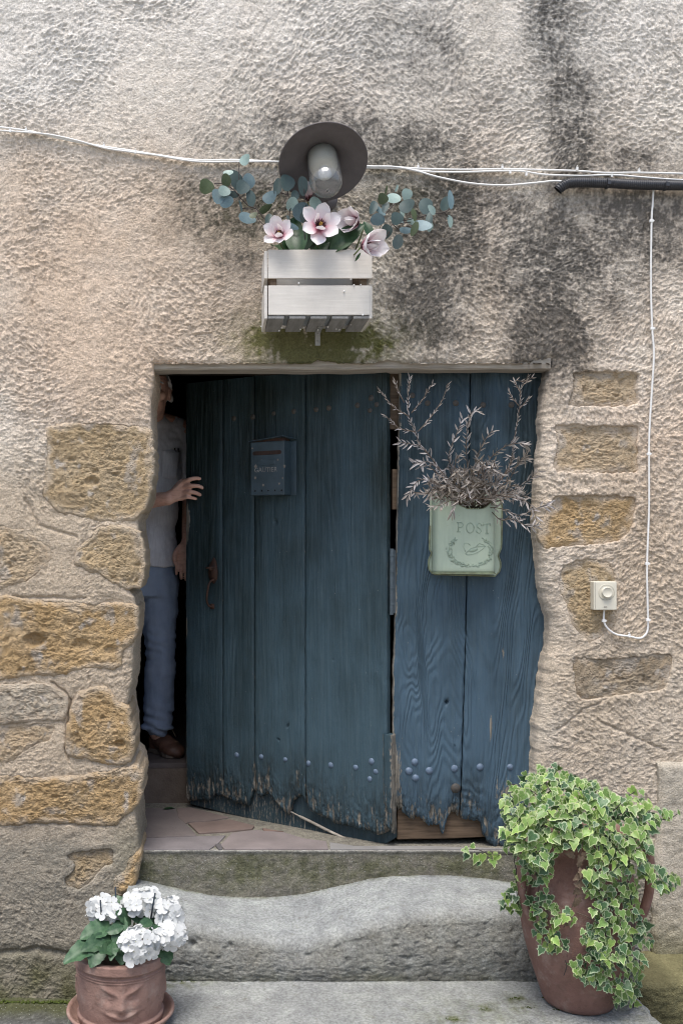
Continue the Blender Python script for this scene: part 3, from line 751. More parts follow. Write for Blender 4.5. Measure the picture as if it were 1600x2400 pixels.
for i, (pl, c) in enumerate(PAVE):
    pts = [on_floor(*cr4(a, b), 0.0) for a, b in pl]
    pts = [Vector((max(-.79, min(.79, p.x)), min(.70, max(.066, p.y)), -.012)) for p in pts]
    mb = MB(); mb.prism(pts, (0, 0, .0125 + .0012 * (i % 3))); mb.build('paving_stone', slabmat(i, c), doorstep, bevel=.002)
# inner step and floor
mb = MB(); mb.box((0, 1.0, .0), (3.3, .60, .28)); mb.box((0, 2.0, .06), (3.3, 1.4, .10))
mb = MB(); mb.box((0, 1.71, .03), (3.3, 2.0, .228))
o = mb.build('inner_step', simple('inner_step_stone', (.17, .135, .105), (.10, .075, .06), 7, .85, .2, .004, 60)); tag(o, kind='structure')
mb = MB()
for k, (a, b) in enumerate([(-1.3, -.80), (-.795, -.56), (-.555, -.30), (-.295, .1)]):
    for q, (c, e) in enumerate([(.715, .98), (.985, 1.3)]):
        m2 = MB(); m2.box(((a + b) / 2, (c + e) / 2, .155), (b - a, e - c, .022)); m2.build('paving_stone', slabmat(20 + k, (.15, .125, .115)), o, bevel=.003)

# ---------------------------------------------------------------- street
def street():
    xs = axis(-14, 14, -1.6, 1.6, .012, .4); ys = axis(-9, .3, -1.2, .1, .012, .4)
    X, Y = np.meshgrid(xs, ys)
    Z = -.52 + .004 * fbm(X * 30, Y * 30, 2, 91) + .010 * fbm(X * 3, Y * 3, 2, 92) + .0045 * np.clip(perlin(X * 75, Y * 75, 93), 0, 1)
    n = fbm(X * 6, Y * 6, 4, 94)[..., None]; n2 = perlin(X * 70, Y * 70, 93)[..., None]; n3 = perlin(X * 110, Y * 110, 96)[..., None]
    c = np.array((.085, .085, .085)) * (1 + .5 * n) + np.array((.12, .12, .115)) * np.clip(n2, 0, 1) + .12 * np.clip(n3 - .15, 0, 1)
    pale = (smooth(-1.0, -1.6, Y))[..., None]; c = c * (1 - pale) + np.array((.46, .43, .38)) * (1 + .3 * n) * pale  # unseen stretch of street, paled to bounce light into the doorway
    m = np.clip(smooth(-.22, -.02, Y)[..., None] * (.9 + 1.2 * n), 0, .9)
    c = c * (1 - m) + np.array((.07, .075, .03)) * m
    me = grid_mesh('street', np.stack([X, Y, Z], -1), M_CONC, None, np.clip(c, .02, .9)); o = link('street', me); tag(o, kind='structure')
street()
# low mossy footing right of the slab
def foot_col(x, z):
    n = fbm(x * 7, z * 7, 4, 220)[..., None]; return np.clip(np.array((.165, .155, .085)) * (1 + .7 * n), .02, .9)
fo = sheet_block('stone_footing', .945, 2.2, -.26, .04, -.54, -.345, M_PLASTER, foot_col, .014, 33, house, 150, 40)
# low wall added out of view, sized and paled to light the doorway
mb = MB(); mb.box((0, -8.25, .75), (30, .5, 2.6)); mb.box((0, -8.25, 2.10), (30, .66, .10))
o = mb.build('added_bounce_wall', simple('pale_bounce_wall', (.68, .62, .52), (.58, .52, .42), 2, .9, .1, .01, 20)); tag(o, kind='structure')
# ---------------------------------------------------------------- the two door leaves
class Plane:
    """leaf frame: O hinge foot, e along the width, n out of the front face"""
    def __init__(s, O, e):
        s.O = Vector(O); s.e = Vector(e).normalized(); s.n = Vector((s.e.y, -s.e.x, 0))
        if s.n.y > 0: s.n = -s.n
    def u(s, px, h=0.0):
        k = (px - VPX) / F; O = s.O + s.n * h
        return (XC + k * (D + O.y) - O.x) / (s.e.x - k * s.e.y)
    def uz(s, px, py, h=0.0):
        u = s.u(px, h); y = (s.O + s.n * h + s.e * u).y
        return u, ZC - (py - VPY) * (D + y) / F
    def at(s, u, z, h=0.0): return s.O + s.e * u + s.n * h + Vector((0, 0, z))
    def px(s, px, py, h=0.0):
        u, z = s.uz(px, py, h); return s.at(u, z, h)
EL = (Vector((-.572, .65, 0)) - Vector((.186, .13, 0)))
PLL = Plane((.186, .13, 0), EL)            # ajar, swung inwards
PLR = Plane((.196, .13, 0), (1, 0, 0))     # closed

def plank(pl, ua, ub, zb, zt, th, mat, parent, seed, nu=30, nz=300, pits=(), sky_tint=(.15, 1.0), rot=.28, edge_wear=(.3, .3), patches=(), rag=.002, name='plank'):
    """ua, ub: edge position as functions of z; zb: bottom profile as a function of s in 0..1"""
    s = np.linspace(0, 1, nu); t = np.linspace(0, 1, nz) ** 1.5
    S, T = np.meshgrid(s, t); zbot = zb(s) - .006 + .006 * fbm(s * 40 + seed, s * 0, 3, seed) + .011 * fbm(s * 26 / .15 * abs(float(np.mean(ub(np.zeros(1)) - ua(np.zeros(1))))) * 6, s * 0 + seed, 2, seed + 2)
    Z = zbot[None] + (zt - zbot[None]) * T
    A = ua(Z) + rag * fbm(Z * 25, Z * 0, 3, seed); B = ub(Z) + rag * fbm(Z * 25, Z * 0, 3, seed + 5)
    U = A + (B - A) * S
    w = np.abs(B - A)
    de = np.minimum(S, 1 - S) * w; dzb = Z - zbot[None]
    er = smooth(rot, 0.0, dzb); er = er * er
    nn = fbm(U * 45, Z * 12, 4, seed + 11); n2 = fbm(U * 120, Z * 40, 3, seed + 12)
    h = th - .0045 * np.exp(-de / .004) + .0012 * fbm(U * 60, Z * 3, 3, seed + 13)
    fib = fbm(U * 190, Z * 16, 3, seed + 21); h = h - er * (.004 + .010 * np.clip(nn + .15, 0, 1) + .012 * np.clip(fib + .1, 0, 1) + .006 * n2) - .010 * np.exp(-dzb / .008) * (dzb > -1)
    h = h - .003 * np.exp(-de / .006) * np.clip(fbm(Z * 30, U * 30, 3, seed + 14) + .1, 0, 1)
    for (pu, pz, r, dep) in pits:
        h = h - dep * smooth(r, r * .55, np.hypot(U - pu, Z - pz))
    O, e, n = np.array(pl.O), np.array(pl.e), np.array(pl.n)
    V = O + U[..., None] * e + h[..., None] * n + Z[..., None] * np.array((0, 0, 1))
    wear = .12 + .75 * er * np.clip(.40 + 2.0 * nn + 1.2 * n2, 0, 1.5) + .22 * smooth(.9, .2, Z) * np.clip(.3 + fbm(U * 14, Z * 4, 3, seed + 18), 0, 1) + edge_wear[0] * np.exp(-S * w / .007) + edge_wear[1] * np.exp(-(1 - S) * w / .007)
    wear = wear + .18 * np.clip(fbm(U * 5, Z * 3, 3, seed + 15), 0, 1)
    for (pu, pz, ru, rz, k) in patches: wear = wear + k * np.exp(-((U - pu) / ru) ** 2 - ((Z - pz) / rz) ** 2)
    fd = sky_tint[0] + (sky_tint[1] - sky_tint[0]) * smooth(1.60, .30, Z) + .60 * fbm(U * 7, Z * 2.5, 4, seed + 16)  # dark top and blue foot: lintel shade and sky light painted in
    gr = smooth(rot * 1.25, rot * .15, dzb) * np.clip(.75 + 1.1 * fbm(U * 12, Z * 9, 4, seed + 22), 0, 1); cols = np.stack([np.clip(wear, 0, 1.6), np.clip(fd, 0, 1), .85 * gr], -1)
    ring = np.concatenate([V[0, :-1], V[:-1, -1], V[-1, :0:-1], V[:0:-1, 0]]); rc = np.concatenate([cols[0, :-1], cols[:-1, -1], cols[-1, :0:-1], cols[:0:-1, 0]])
    m = len(ring); off = ((ring - O) @ n); back = ring - off[:, None] * n
    k = np.arange(m); k2 = (k + 1) % m; ef = np.stack([k, k + m, k2 + m, k2], -1)
    flip = pl.e.x < 0
    me = grid_mesh(name, V, mat, None, cols, flip, (np.concatenate([ring, back]), ef[:, ::-1] if flip else ef, np.concatenate([rc, rc])))
    return link(name, me, parent)

# ----- left leaf (swung in): backing ledges first, they are the part's own mesh
def pxpoly(pl, pts, h): return [pl.px(a, b, h) for a, b in pts]
cz4 = lambda a, b: (280 + a * .4337, 1500 + b * .4338)
mb = MB()
for z0, z1 in ((1.28, 1.44), (.72, .86)):
    mb.prism([PLL.at(.02, z0), PLL.at(.90, z0), PLL.at(.90, z1), PLL.at(.02, z1)], -PLL.n * .025)
leaf_l = mb.build('door', M_RAIL, house, label='left door leaf, wider and swung inwards, dark blue-green planks with a rusty handle')
def con(v): return lambda z: np.full(np.shape(z), v)
def prof(pl, pts, ua, ub, h=.032):
    uz = sorted(pl.uz(*cz4(a, b), h) for a, b in pts); us = [k[0] for k in uz]; zz = [k[1] for k in uz]
    return lambda s: np.interp(ua + (ub - ua) * s, us, zz)
zt = 1.80
uL = [PLL.u(p, .032) for p in (434, 521, 595, 714, 906)]
botL = [(340,862),(365,862),(440,862),(475,866),(500,838),(525,828),(555,848),(590,862),(640,880),(690,892),(715,800),(735,835),(760,838),(792,818),(815,850),(840,888),(870,915),(905,942),(925,868),(960,838),(985,838),(1000,880),(1022,922),(1080,952),(1120,962),(1150,985),(1200,994),(1260,1006),(1320,1022),(1400,1052),(1440,1030),(1470,1000),(1500,1000)]
TOPL = [1.805, 1.805, 1.80, 1.80]
seeds = [101, 117, 133, 149]
for q in range(4):
    a, b = uL[q] , uL[q + 1]
    g = .0016
    pits = []; pat = []
    if q == 0: pat = [(PLL.u(440, .03), ZY(1222, .62), .012, .055, 1.3), (PLL.u(438, .03), ZY(1262, .62), .008, .02, 1.2), (PLL.u(437, .03), ZY(1470, .62), .006, .03, .9)]
    if q == 2: pits = [(*PLL.uz(646, 1223, .03), .009, .014), (*PLL.uz(675, 1702, .03), .007, .010), (*PLL.uz(653, 1733, .03), .006, .010)]
    if q == 3: pits = [(*PLL.uz(782, 1545, .03), .004, .006)]
    zb = prof(PLL, botL, a, b)
    plank(PLL, con(a - g), con(b + g), zb, TOPL[q] - (.012 if q < 2 else 0), .032, M_DOOR, leaf_l, seeds[q], 56 if q < 3 else 96, 330, pits, (.10 + .06 * q, .62 + .12 * q), .26, (.55 if q == 0 else .22, .22), pat)  # planks further into the opening get a darker painted-in tone
# ragged stile at the meeting edge
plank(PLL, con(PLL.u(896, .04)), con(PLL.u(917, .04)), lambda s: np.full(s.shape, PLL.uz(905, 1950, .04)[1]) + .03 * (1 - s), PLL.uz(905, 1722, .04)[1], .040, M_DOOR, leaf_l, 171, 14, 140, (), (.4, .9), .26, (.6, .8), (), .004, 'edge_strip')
# lower rails seen under the rotten plank ends
for pts, mt in (([(380, 800), (383, 887), (440, 902), (600, 942), (720, 968), (850, 1002), (1050, 1066), (1250, 1096), (1238, 1084), (1130, 1030), (1050, 990), (985, 955), (920, 925), (920, 800)], 0), ([(918, 790), (918, 925), (1060, 1000), (1200, 1062), (1300, 1084), (1440, 1101), (1486, 1072), (1470, 860), (1420, 790)], 1)):
    p = pxpoly(PLL, [cz4(a, b) for a, b in pts], -.002 - .004 * mt); me = MB().prism(p, -PLL.n * .03).mesh('bottom_rail', M_DOOR)
    zz = np.array([v.co.z for v in me.vertices]); c = np.ones((len(zz), 4), np.float32)
    c[:, 0] = .55 if mt == 0 else .25; c[:, 1] = .6; c[:, 2] = .35; at = me.color_attributes.new('Col', 'FLOAT_COLOR', 'POINT'); at.data.foreach_set('color', c.ravel())
    o = link('bottom_rail', me, leaf_l); bv = o.modifiers.new('edge', 'BEVEL'); bv.width = .003; bv.segments = 2
# pale splintered edge lying along the rail
mb = MB(); mb.tube(spline([PLL.px(*cz4(a, b), .006) for a, b in ((915, 922), (985, 958), (1050, 990), (1140, 1036), (1215, 1072), (1256, 1094))], 4), [.003] * 4 + [.006] * 14 + [.004] * 3, 6); mb.build('splinter', M_BEAM, leaf_l, True)

# ----- right leaf (closed)
mb = MB(); mb.prism([PLR.at(.01, 1.25), PLR.at(.60, 1.25), PLR.at(.60, 1.40), PLR.at(.01, 1.40)], (0, .025, 0))
leaf_r = mb.build('door', M_RAIL, house, label='right door leaf, narrower and shut, slate-blue planks with swirling grain')
cz5 = lambda a, b: (860 + a * .2806, 1500 + b * .2806)
def prof5(pts, ua, ub, h):
    uz = sorted(PLR.uz(*cz5(a, b), h) for a, b in pts); return lambda s: np.interp(ua + (ub - ua) * s, [k[0] for k in uz], [k[1] for k in uz])
botR = [(180,1400),(230,1400),(270,1410),(310,1440),(360,1490),(400,1480),(440,1470),(480,1510),(520,1545),(570,1545),(610,1540),(628,1610),(640,1615),(655,1560),(680,1480),(710,1430),(750,1440),(790,1485),(850,1500),(920,1505),(955,1520),(965,1620),(1010,1680),(1060,1730),(1120,1735),(1300,1740),(1500,1740)]
HR = .028
zs_ = [ZY(v, Y_DOOR) for v in (850, 1000, 1040, 1200, 1285, 1440, 1535, 1545, 1700, 1800, 1960)][::-1]
us_ = [PLR.u(v, HR) for v in (936, 936, 934, 931, 929, 926, 924, 921, 921, 922, 924)][::-1]
le_r = lambda z: np.interp(z, zs_, us_)
mid_z = [ZY(v, Y_DOOR) for v in (850, 1500, 1900)][::-1]; mid_u = [PLR.u(v, HR) for v in (1103, 1091, 1079)][::-1]
md = lambda z: np.interp(z, mid_z, mid_u)
ua, ub = PLR.u(921, HR), PLR.u(1079, HR)
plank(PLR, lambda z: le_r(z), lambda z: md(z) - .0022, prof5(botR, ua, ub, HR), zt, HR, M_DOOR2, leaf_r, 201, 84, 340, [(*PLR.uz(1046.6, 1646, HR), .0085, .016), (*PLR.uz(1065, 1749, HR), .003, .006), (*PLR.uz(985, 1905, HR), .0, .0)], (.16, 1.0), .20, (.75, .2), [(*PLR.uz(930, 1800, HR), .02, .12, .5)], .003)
ua, ub = PLR.u(1079, HR), PLR.u(1290, HR)
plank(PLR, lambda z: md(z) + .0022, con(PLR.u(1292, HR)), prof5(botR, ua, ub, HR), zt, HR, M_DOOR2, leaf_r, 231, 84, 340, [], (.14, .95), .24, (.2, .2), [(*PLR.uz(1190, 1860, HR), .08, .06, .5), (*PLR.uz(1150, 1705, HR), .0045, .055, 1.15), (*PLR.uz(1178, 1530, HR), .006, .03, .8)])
# rail behind its rotten foot, cover strip in the gap, hinge, scrap of red paint
mb = MB(); mb.prism(pxpoly(PLR, [cz5(*k) for k in ((255, 1340), (250, 1668), (700, 1660), (1000, 1645), (1300, 1640), (1300, 1340))], -.004), (0, .03, 0)); mb.build('bottom_rail', M_RAIL, leaf_r, bevel=.003)
mb = MB(); mb.prism(pxpoly(PLR, [(906, 855), (938, 855), (936, 1006), (908, 1006)], -.012), (0, .02, 0)); mb.build('cover_strip', M_RAIL, leaf_r, bevel=.002)
t = simple('painted_hinge_iron', (.075, .10, .115), (.045, .06, .07), 50, .6, .4, .001, 150)
mb = MB(); mb.box(PLR.px(919, 1363, .016), (.021, .012, .235)); mb.tube([PLR.px(918, 1286, .026), PLR.px(917, 1441, .026)], .0075, 10)
for k in range(4): mb.tube([PLR.px(918, 1300 + k * 38, .026), PLR.px(918, 1304 + k * 38, .026)], .0090, 10)
mb.build('hinge', t, leaf_r, bevel=.001)
mb = MB(); mb.box(PLR.px(923, 1840, -.004), (.010, .010, .30)); mb.box(PLR.px(924, 1802, .0), (.012, .012, .04)); mb.build('hinge_edge', simple('old_red_paint', (.10, .022, .020), (.05, .02, .018), 40, .7), leaf_r)

# ----- nails
M_NAIL = simple('painted_nail_head', (.13, .18, .25), (.075, .11, .155), 90, .5, .5, .0012, 260)
M_NAILD = simple('rusted_nail_head', (.05, .05, .048), (.07, .055, .04), 120, .7, .4, .0012, 260)
def nail_mesh(name, m):
    b = MB(); r = .0122
    b.lathe([(r, 0), (r * 1.02, .0015), (r * .9, .0042), (r * .66, .0066), (r * .36, .0080), (.0002, .0085)], 14)
    return b.mesh(name, m, True)
NM, NMD = nail_mesh('nail', M_NAIL), nail_mesh('nail', M_NAILD)
def nail(pl, px, py, parent, h, me, sc=1.0):
    p = pl.px(px, py, h - .0015); q = Vector((0, 0, 1)).rotation_difference(pl.n).to_matrix().to_4x4()
    link('nail', me, parent, Matrix.Translation(p) @ q @ Matrix.Rotation(random.random() * 6, 4, 'Z') @ Matrix.Diagonal((sc, sc * random.uniform(.92, 1.05), sc, 1)))
for a, b in ((635, 620), (767, 630), (897, 645), (1022, 665), (1143, 675), (1277, 688), (1362, 655), (1385, 710), (1352, 750)): nail(PLL, *cz4(a, b), leaf_l, .031, NM, random.uniform(.85, 1.1))
for a, b in ((549, 981), (593, 977), (642, 969), (689, 964), (741, 960), (771, 956), (838, 950), (870, 933), (883, 948), (867, 962)): nail(PLL, a, b, leaf_l, .031, NMD, random.uniform(.8, 1.0))
for a, b in ((397, 1018), (347, 1093), (402, 1150), (517, 1090), (727, 1072), (940, 1060), (1190, 1060)): nail(PLR, *cz5(a, b), leaf_r, .027, NM, random.uniform(.95, 1.2))
for a, b in ((965, 927), (1001, 945), (1067, 945), (1131, 949), (1197, 949)): nail(PLR, a, b, leaf_r, .027, NMD, .95)
# big domed bolt half buried in the rotten foot of the right leaf
mb = MB(); c = PLR.px(*cz5(735, 1235), .022); mb.lathe([(.019, 0), (.018, .006), (.012, .011), (.0003, .013)], 18, Matrix.Translation(c) @ Matrix.Rotation(R(90), 4, 'X')); mb.build('bolt_head', M_NAILD, leaf_r, True)

# rusty thumb latch and handle
mb = MB(); h0 = .033
pts = [(503, 1306), (508, 1318), (511, 1340), (510, 1356), (503, 1368), (494, 1362), (489, 1342), (493, 1322)]
mb.prism(pxpoly(PLL, pts, h0), PLL.n * .005)
mb.tube([PLL.px(483, 1331, h0 + .018), PLL.px(493, 1331, h0 + .014), PLL.px(503, 1328, h0 + .004)], [.004, .006, .005], 8)
mb.ball(PLL.px(494, 1334, h0 + .012), .007)
mb.tube(spline([PLL.px(501, 1358, h0 + .004), PLL.px(491, 1366, h0 + .022), PLL.px(486, 1390, h0 + .034), PLL.px(485, 1408, h0 + .030), PLL.px(490, 1420, h0 + .014), PLL.px(500, 1421, h0 + .002)], 5), .0042, 8)
mb.prism(pxpoly(PLL, [(494, 1415), (503, 1415), (503, 1427), (494, 1427)], h0), PLL.n * .004)
mb.build('handle', M_IRON, leaf_l, True)
# ---------------------------------------------------------------- old letter box on the ajar leaf
def text_mesh(body, size, extrude, mat, name='lettering'):
    cu = bpy.data.curves.new('t', 'FONT'); cu.body = body; cu.size = size; cu.extrude = extrude; cu.align_x = 'CENTER'; cu.align_y = 'CENTER'; cu.resolution_u = 3
    ob = bpy.data.objects.new('t', cu); COL.objects.link(ob); bpy.context.view_layer.update()
    me = bpy.data.meshes.new_from_object(ob.evaluated_get(bpy.context.evaluated_depsgraph_get()))
    bpy.data.objects.remove(ob); bpy.data.curves.remove(cu); me.name = name; me.materials.clear(); me.materials.append(mat); return me
def frame(pl, u, z, h):
    """matrix: local x to the viewer's right along the leaf, local y up, local z out of the leaf"""
    r = pl.e if pl.e.x > 0 else -pl.e; p = pl.at(u, z, h)
    return Matrix(((r.x, 0, pl.n.x, p.x), (r.y, 0, pl.n.y, p.y), (0, 1, 0, p.z), (0, 0, 0, 1)))
M_MBOX = simple('chipped_blue_green_enamel', (.040, .064, .080), (.026, .042, .050), 14, .42, .5, .0012, 160)
M_CHIP = simple('bare_grey_metal', (.24, .235, .22), (.13, .125, .115), 60, .6)
cm = lambda a, b: (560 + a * .11905, 980 + b * .11905)
HB = .034; DEP = .052
u0, zb_ = PLL.uz(*cm(232, 1525), HB + DEP); u1, zt_ = PLL.uz(*cm(895, 440), HB + DEP)
uc, zc_ = (u0 + u1) / 2, (zb_ + zt_) / 2; W_, H_ = abs(u1 - u0), zt_ - zb_
mbx = root('letter_box', 'small dark teal metal letter box painted GAUTIER, fixed to the ajar leaf', 'letter box', PLL.at(uc, zb_, HB))
FM = frame(PLL, uc, zc_, HB)
def tr(me, M): me.transform(M); return me
b = MB(); w, h, d = W_ / 2, H_ / 2, DEP
# closed box: slot and five air holes are dark pieces set on its front
sl = (-w * .78, w * .72, h * .50, h * .66)
def shell():
    bm = bmesh.new()
    me = MB().box((0, 0, d / 2), (2 * w, 2 * h, d)).mesh('body', M_MBOX)
    return me
o = link('body', tr(shell(), FM), mbx); bv = o.modifiers.new('edge', 'BEVEL'); bv.width = .002; bv.segments = 2
b = MB(); b.box((w * .93 + .016, 0, .0012), (.030, 2 * h * .995, .0024)); link('back_plate', tr(b.mesh('back_plate', M_MBOX), FM), mbx)
b = MB()
b.add([(-w * 1.05, h * 1.045, d * 1.22), (w * 1.0, h * 1.18, d * 1.28), (w * 1.30, h * 1.10, -.001), (-w * .95, h * 1.03, -.001),
       (-w * 1.05, h * 1.025, d * 1.22), (w * 1.0, h * 1.155, d * 1.28), (w * 1.30, h * 1.075, -.001), (-w * .95, h * 1.0, -.001)],
      [(0, 1, 2, 3), (7, 6, 5, 4), (0, 4, 5, 1), (1, 5, 6, 2), (2, 6, 7, 3), (3, 7, 4, 0)])
link('lid', tr(b.mesh('lid', M_MBOX), FM), mbx)
b = MB(); b.box((0, h * 1.0 + .004, d * .5), (2 * w * .93, .016, d * .8)); link('rusty_top', tr(b.mesh('rusty_top', M_IRON), FM), mbx)
b = MB(); b.box((-w * .02, h * .58, d + .0004), (w * 1.5, h * .15, .0016)); b.lathe([(h * .075, -.0004), (h * .075, .0012), (.0001, .0012)], 14, Matrix.Translation((-w * .77, h * .58, d))); b.lathe([(h * .075, -.0004), (h * .075, .0012), (.0001, .0012)], 14, Matrix.Translation((w * .73, h * .58, d)))
link('slot', tr(b.mesh('slot', simple('rust_and_shade_slot', (.030, .018, .014), (.05, .028, .02), 60, .8)), FM), mbx)  # dark plate on the front stands in for the shaded opening
b = MB(); b.box((0, h * .22, d + .0012), (w * .95, h * .20, .0024)); o = link('name_holder', tr(b.mesh('name_holder', M_MBOX), FM), mbx)
o.modifiers.new('edge', 'BEVEL').width = .001
for k in range(5):
    b = MB(); x = w * (-.72 + k * .39)
    b.lathe([(.0052, 0), (.0052, .0016), (.0038, .0018), (.0036, .0006)], 14, Matrix.Translation((x, -h * .83, d)), 0)
    b.lathe([(.0037, .0007), (.0001, .0007)], 12, Matrix.Translation((x, -h * .83, d)), 1)
    link('air_hole', tr(b.mesh('air_hole', [M_MBOX, M_BLACK], True), FM), mbx)
tm = text_mesh('GAUTIER', .0262, .0003, M_CHIP)
link('lettering', tr(tm, FM @ Matrix.Translation((-w * .10, -h * .055, d + .0007))), mbx)
M_PRIMER = simple('flaked_primer', (.22, .20, .17), (.14, .12, .10), 90, .8)
for x, y, s, t in ((-.70, .09, .0075, 4), (-.72, -.34, .006, 4), (.70, -.58, .006, 3), (-.35, .28, .007, 3), (.62, .30, .004, 5), (1.0, .05, .006, 5), (-.9, .78, .005, 3), (-.25, -.62, .005, 5), (.9, -.38, .004, 4)):
    q = [(w * x + s * math.cos(6.283 * k / t + 1.57 + (3.14 if t == 3 and y < 0 else 0)), h * y + 1.15 * s * math.sin(6.283 * k / t + 1.57 + (3.14 if t == 3 and y < 0 else 0)), d + .0001) for k in range(t)]
    b = MB(); b.prism(q, (0, 0, .0006)); link('paint_chip', tr(b.mesh('paint_chip', M_PRIMER), FM), mbx)


# ---------------------------------------------------------------- mint POST box with dried branches
def mint():
    t = NT('mint_enamel'); n = t.noise(8, 5, .6); n2 = t.noise(60, 4, .6); st = t.noise(1, 4, .6, t.scaled((70, 70, 6)))
    c = t.mix(t.ramp(n, [(.35, 0.), (.7, 1.)]), (.38, .445, .335), (.315, .38, .30)); c = t.mix(t.ramp(st, [(.5, 0.), (.75, .45)]), c, (.24, .30, .24))
    c = t.mix(t.ramp(n2, [(.66, 0.), (.74, .5)]), c, (.17, .19, .14)); return t.finish(c, .38, t.bump(n2, .0006), .5)
M_MINT = mint()
M_MINTD = simple('mint_worn_edge', (.23, .27, .17), (.13, .13, .08), 40, .55)
cp = lambda a, b: (980 + a * .15306, 1140 + b * .15306)
YB, YFr = .096, .030
post = root('post_box', 'mint green metal box embossed POST with a wreath and bird, on the shut leaf', 'letter box', P(*cp(720, 1340), YB))
pl_ = [(178,90),(176,600),(165,900),(166,965),(194,1010),(194,1032),(157,1120),(152,1180),(160,1270),(190,1312),(250,1348),(1170,1374),(1235,1302),(1256,1230),(1254,1160),(1222,1070),(1226,1040),(1266,940),(1271,800),(1276,600),(1280,300),(1252,190),(1240,90)]
bp = [P(*cp(a, b), YB) for a, b in pl_]
b = MB(); b.prism(bp, (0, .004, 0)); b.build('back_plate', M_MINT, post, bevel=.0008)
b = MB(); b.tube([p + Vector((0, -.002, 0)) for p in bp[1:-1]], .0026, 6); b.build('rolled_rim', M_MINTD, post, True)
# shell: rounded-front pouch, open on top, front lip dipped
xl_, xr_ = P(*cp(262, 800), YFr).x, P(*cp(1215, 800), YFr).x; zbot = P(*cp(700, 1316), YFr).z; zs0 = P(*cp(300, 150), YFr).z; zdip = P(*cp(900, 345), YFr).z
sec = []
NS = 60
for k in range(NS + 1):
    a = math.pi * k / NS; cx, cy = (xl_ + xr_) / 2, YB
    ex = .5
    x = cx - (xr_ - xl_) / 2 * (abs(math.cos(a)) ** ex) * (1 if math.cos(a) > 0 else -1); y = cy - (YB - YFr) * abs(math.sin(a)) ** ex
    sec.append((x, y))
sec = np.array(sec); NZ = 46
lipz = zs0 - (zs0 - zdip) * np.exp(-((sec[:, 0] - (xl_ + (xr_ - xl_) * .62)) / ((xr_ - xl_) * .30)) ** 4)
lipz = np.where(sec[:, 1] < YB - .01, lipz, zs0 + .01)
T = np.linspace(0, 1, NZ)[:, None]
V = np.stack([np.broadcast_to(sec[:, 0], (NZ, NS + 1)), np.broadcast_to(sec[:, 1], (NZ, NS + 1)), zbot + (lipz[None] - zbot) * T], -1).copy()
V[..., 1] += .0035 * np.exp(-((V[..., 2] - zbot) / .006) ** 2)
inner = V.copy(); cxy = np.array((.5 * (xl_ + xr_), YB)); inner[..., :2] = cxy + (inner[..., :2] - cxy) * .985
me = grid_mesh('shell', V, M_MINT, None, None, False); o = link('shell', me, post)
so = o.modifiers.new('gauge', 'SOLIDIFY'); so.thickness = .0014; so.offset = -1
b = MB(); b.prism([(p[0], p[1], zbot - .0035) for p in sec] , (0, 0, .0035)); b.prism([(.5 * (xl_ + xr_) + (p[0] - .5 * (xl_ + xr_)) * 1.025, YB + (p[1] - YB) * 1.06, zbot - .0065) for p in sec], (0, 0, .003)); b.build('bottom', M_MINTD, post)
b = MB(); b.tube([(p[0], p[1], z) for p, z in zip(sec[3:-3], lipz[3:-3])], .0016, 6); b.build('lip', M_MINTD, post, True)
def shell_pt(a, b, off=0.0):
    p = P(*cp(a, b), YFr); y = float(np.interp(p.x, sec[:, 0], sec[:, 1])); return Vector((p.x, y - off, p.z))
LET = {'P': [[(.25,0),(.25,1)],[(.08,0),(.45,0)],[(.08,1),(.5,1)],[(.25,1),(.6,1),(.82,.76),(.6,.48),(.25,.48)]],
       'O': [[(.5 + .42 * math.cos(k * math.pi / 9), .5 + .52 * math.sin(k * math.pi / 9)) for k in range(19)]],
       'S': [[(.82,.72),(.80,.90),(.5,1.02),(.22,.85),(.30,.60),(.70,.42),(.82,.18),(.5,-.03),(.2,.12),(.16,.30)]],
       'T': [[(.5,0),(.5,1)],[(.04,1),(.96,1)],[(.04,1),(.04,.80)],[(.96,1),(.96,.80)],[(.28,0),(.72,0)]]}
M_EMB = simple('mint_emboss', (.30, .385, .30), (.21, .26, .19), 70, .45, .5)
for ch, x0, x1, y0, y1 in (('P', 575, 715, 695, 555), ('O', 720, 860, 708, 560), ('S', 868, 985, 715, 565), ('T', 985, 1110, 722, 572)):
    b = MB()
    for stq in LET[ch]: b.tube([shell_pt(x0 + (x1 - x0) * s, y0 + (y1 - y0) * t, .0004) for s, t in stq], .0019, 6)
    b.build('letter', M_EMB, post, True)
rw = random.Random(5); b = MB()
for k in range(150):
    a = rw.uniform(R(-52), R(232)); a = -a + R(0); rx, ry = rw.uniform(285, 375), rw.uniform(205, 265)
    ax, ay = 800 + rx * math.cos(a), 985 - 0 + ry * math.sin(-a) * 1.0
    t = a + math.pi / 2 + rw.uniform(-.7, .7); L = rw.uniform(14, 30)
    b.tube([shell_pt(ax - L * math.cos(t), ay + L * math.sin(t), .0003), shell_pt(ax, ay, .0016), shell_pt(ax + L * math.cos(t), ay - L * math.sin(t), .0003)], [.0006, .0015, .0005], 5)
b.build('wreath', M_EMB, post, True)
b = MB()
bd = [(720,1030),(745,1000),(800,950),(880,925),(930,918),(1030,912),(985,960),(900,1010),(820,1040),(750,1045)]
b.tube([shell_pt(a, c, .0003) for a, c in bd + bd[:1]], .0014, 6)
b.ball(shell_pt(840, 975, .0), (.017, .0030, .0062), 14, 8, 0, Matrix.Rotation(R(-17), 3, 'Y')); b.tube([shell_pt(a, c, .0006) for a, c in ((880, 920), (930, 870), (1010, 900))], .0012, 5); b.tube([shell_pt(a, c, .0004) for a, c in ((720, 1000), (690, 930), (700, 870), (760, 870), (790, 905))], .0009, 5)
b.build('bird', M_EMB, post, True)

